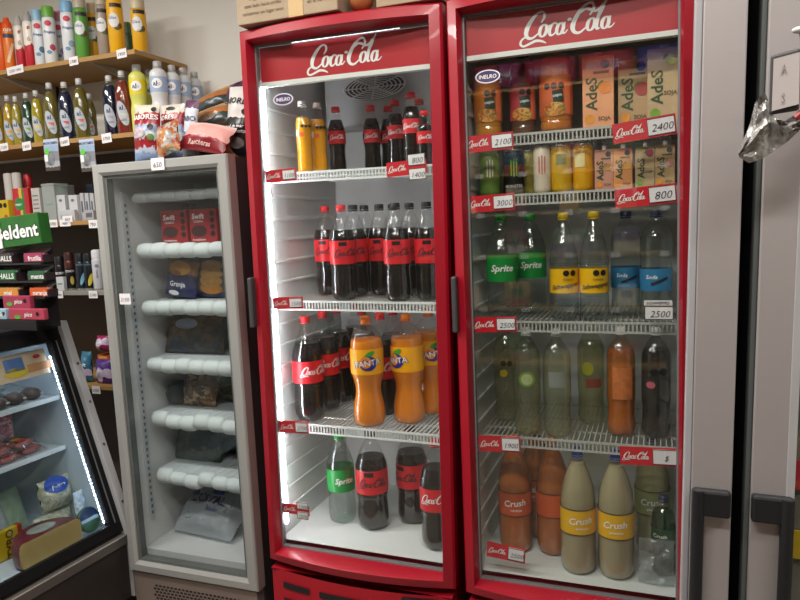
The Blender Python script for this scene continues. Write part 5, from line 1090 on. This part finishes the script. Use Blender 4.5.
# foil tag bundle hanging on the steel cooler
p = at(775, 100, .94)
t = thing('foil_pouch', 'crumpled silver foil strip with a framed card hanging on the steel cooler', 'pouch', p)
def q3(px, py, dy=0): v = at(px, py, .94+dy)-p; return (v.x, v.y, v.z)
fo = MB()
edge = [(738, 153), (752, 120), (756, 100), (766, 92), (772, 118), (786, 120), (800, 112), (815, 108)]
low = [(740, 157), (750, 163), (764, 158), (776, 150), (790, 140), (800, 130), (812, 122), (822, 118)]
n_ = len(edge)
def foil(u, v):
    k = min(int(u*(n_-1)), n_-2); f_ = u*(n_-1)-k
    e0 = Vector(q3(*edge[k])).lerp(Vector(q3(*edge[k+1])), f_); e1 = Vector(q3(*low[k])).lerp(Vector(q3(*low[k+1])), f_)
    r = e1.lerp(e0, v); r.y += .012*mnoise.noise(Vector((u*9, v*5, 1)))-.006*math.sin(PI*v); return r
fo.grid(foil, 22, 8); fo.grid(lambda u, v: foil(1-u, v)+Vector((0, .008, 0)), 22, 8)
fo.build('foil', mat('#a8a6a4', .25, .7, bump=.3, scale=30), t, 40)
cdm = MB(); c0, c1, c2, c3 = q3(771, 55, -.01), q3(801, 47, -.01), q3(800, 110, -.01), q3(769, 115, -.01)
def quadslab(b, cs, th):
    n = len(b.v); b.v += [tuple(c) for c in cs]+[(c[0], c[1]+th, c[2]) for c in cs]
    for f_ in ((0, 1, 2, 3), (7, 6, 5, 4), (0, 4, 5, 1), (1, 5, 6, 2), (2, 6, 7, 3), (3, 7, 4, 0)): b.f.append(tuple(n+i for i in f_))
    return b
quadslab(MB(), [c0, c1, c2, c3], .006).build('card_frame', mat('#3e3c3e', .5), t, bevel=.003)
k0, k1, k2, k3 = q3(774, 59, -.013), q3(800, 52, -.013), q3(799, 104, -.013), q3(772, 111, -.013)
cd2 = quadslab(MB(), [k0, k1, k2, k3], .002).build('card', mat('#b6aeac', .5), t)
def csurf(u, v, o):
    a = Vector(k3).lerp(Vector(k2), u); b = Vector(k0).lerp(Vector(k1), u); r = a.lerp(b, v); return (r.x, r.y-.001-o, r.z)
for s_, vv in (('A', .75), ('S', .2)):
    sh = text2d(s_, .2, .0); decal('lettering', ([(x*1.2, y) for x, y in sh[0]], sh[1]), csurf, .4, vv, mat('#7a7270', .6), cd2, .0005)
MB().ball(q3(799, 30), .008, .006, .004, 10, 6).build('suction_cup', mat('#d0cecc', .2), t, 60)
MB().tube([q3(800, 30, .002), q3(801, 45), q3(801, 60)], .0012, 6).build('cord', mat('#8a8886', .5), t)
MB().tube([q3(795, 118, -.004), q3(806, 108, -.004)], .004, 6).build('red_clip', mat('#a83030', .4), t)

# ------------------------------------------------------------------ shelf unit behind the camera, seen mirrored in the cooler glass
RY = -.85
rs = thing('tall_shelf_unit', 'tall tan shelf unit behind the camera, mirrored in the cooler glass', 'shelf', (-.1, RY, 0))
RZ = (2.36, 1.78, 1.5, 1.2, .82, .42)
for z in RZ: B(-1.6, 1.3, -.3, 0, z-.02, z).build('board', mat('#a08258', .55, var=.12), rs)
for x in (-1.6, -.3, .9): B(x-.015, x+.015, -.3, -.27, 0, 2.36).build('post', DARK, rs)
B(-1.6, 1.3, -.31, -.3, .1, 2.2).build('back_panel', mat('#6a6460', .7), rs)
for z in RZ[1:5]:
    for k in range(9): B(-1.45+k*.31, -1.39+k*.31, 0, .002, z-.028, z+.006).build('price_card', CARD, rs)
for i, (x, col) in enumerate([(-1.1, '#8a3a66'), (-.72, '#a03050'), (-.34, '#b03a4a'), (.04, '#3a3f90'), (.42, '#3a3f90')]):
    t = bag('tissue_pack', ['purple tissue pack high on the rear shelf, first', 'wine red tissue pack high on the rear shelf', 'red tissue pack high on the rear shelf', 'navy tissue pack high on the rear shelf, inner', 'navy tissue pack high on the rear shelf, outer'][i], 'tissue pack', .36, .2, .11, mat(col, .3), (x, RY-.15, 2.36), (0, 0, PI), 60+i, [('lettering', text2d('Higienol', .055, .015, .15), 0, .5, mat('#c8c0d8', .5))], 'tissue packs on the rear shelf', .006, .3)
random.seed(12)
pnm = ['cream', 'brick red', 'slate blue', 'beige', 'plum', 'ochre', 'sage green', 'pale grey', 'violet']; ordn = ['first', 'second', 'third', 'fourth', 'fifth', 'sixth', 'seventh']
pal = ['#c8b8a0', '#a85a4a', '#4a6a8a', '#d8c8b0', '#8a4a5a', '#b89a5a', '#5a7a5a', '#c8c4c0', '#6a5a7a']
for j, z in enumerate(RZ[1:]):
    for k in range(7):
        w_ = random.uniform(.12, .26); h = random.uniform(.14, .19); c_ = pal[(j*3+k) % 9]
        t = thing('grocery_pack', pnm[(j*3+k) % 9]+' grocery pack, '+ordn[k]+' along the '+ordn[j]+' lower board behind the camera', 'pack', (-1.35+k*.38, RY-.05, z+.001), PI+random.uniform(-.1, .1), 'grocery packs on the rear shelf')
        B(-w_/2, w_/2, 0, .14, 0, h).build('box', bands([(0, c_), (.35+.04*k, pal[(j+k*2) % 9])], 2), t, bevel=.006)
        decal('panel', rect2d(w_*.6, h*.3, 1, 1), flat(0), 0, h*.6, mat(pal[(k+5) % 9], .5), t)
L_ = on(676, 505, 2.17, T5)
t = put('greenb', lambda: bottle('green_bottle', '-', 'bottle', P_SLIM, .036, .25, (0, 0, 0), 0, liquid('#123a22'), .8, mat('#2c3450', .4), (.45, .62, mat('#1c4a2c', .4)), prints=[('lettering', text2d('Crush', .012, .01), -.01, .53, LWHITE)]), (min(L_[0], .012), L_[1], L_[2]), 0, 'dark green bottle in the right corner of the unlit cooler', 'bottle')
p = at(655, 560, 2.15)
bag('plastic_bag', 'crumpled clear plastic bag on the unlit cooler floor at right', 'bag', .1, .14, .022, clear('#e6eaea', .1, 1.6, .1, .6), (-.008, 2.085, T5+.002), (-.05, 0, 0), 71, [], None, .02, .6)
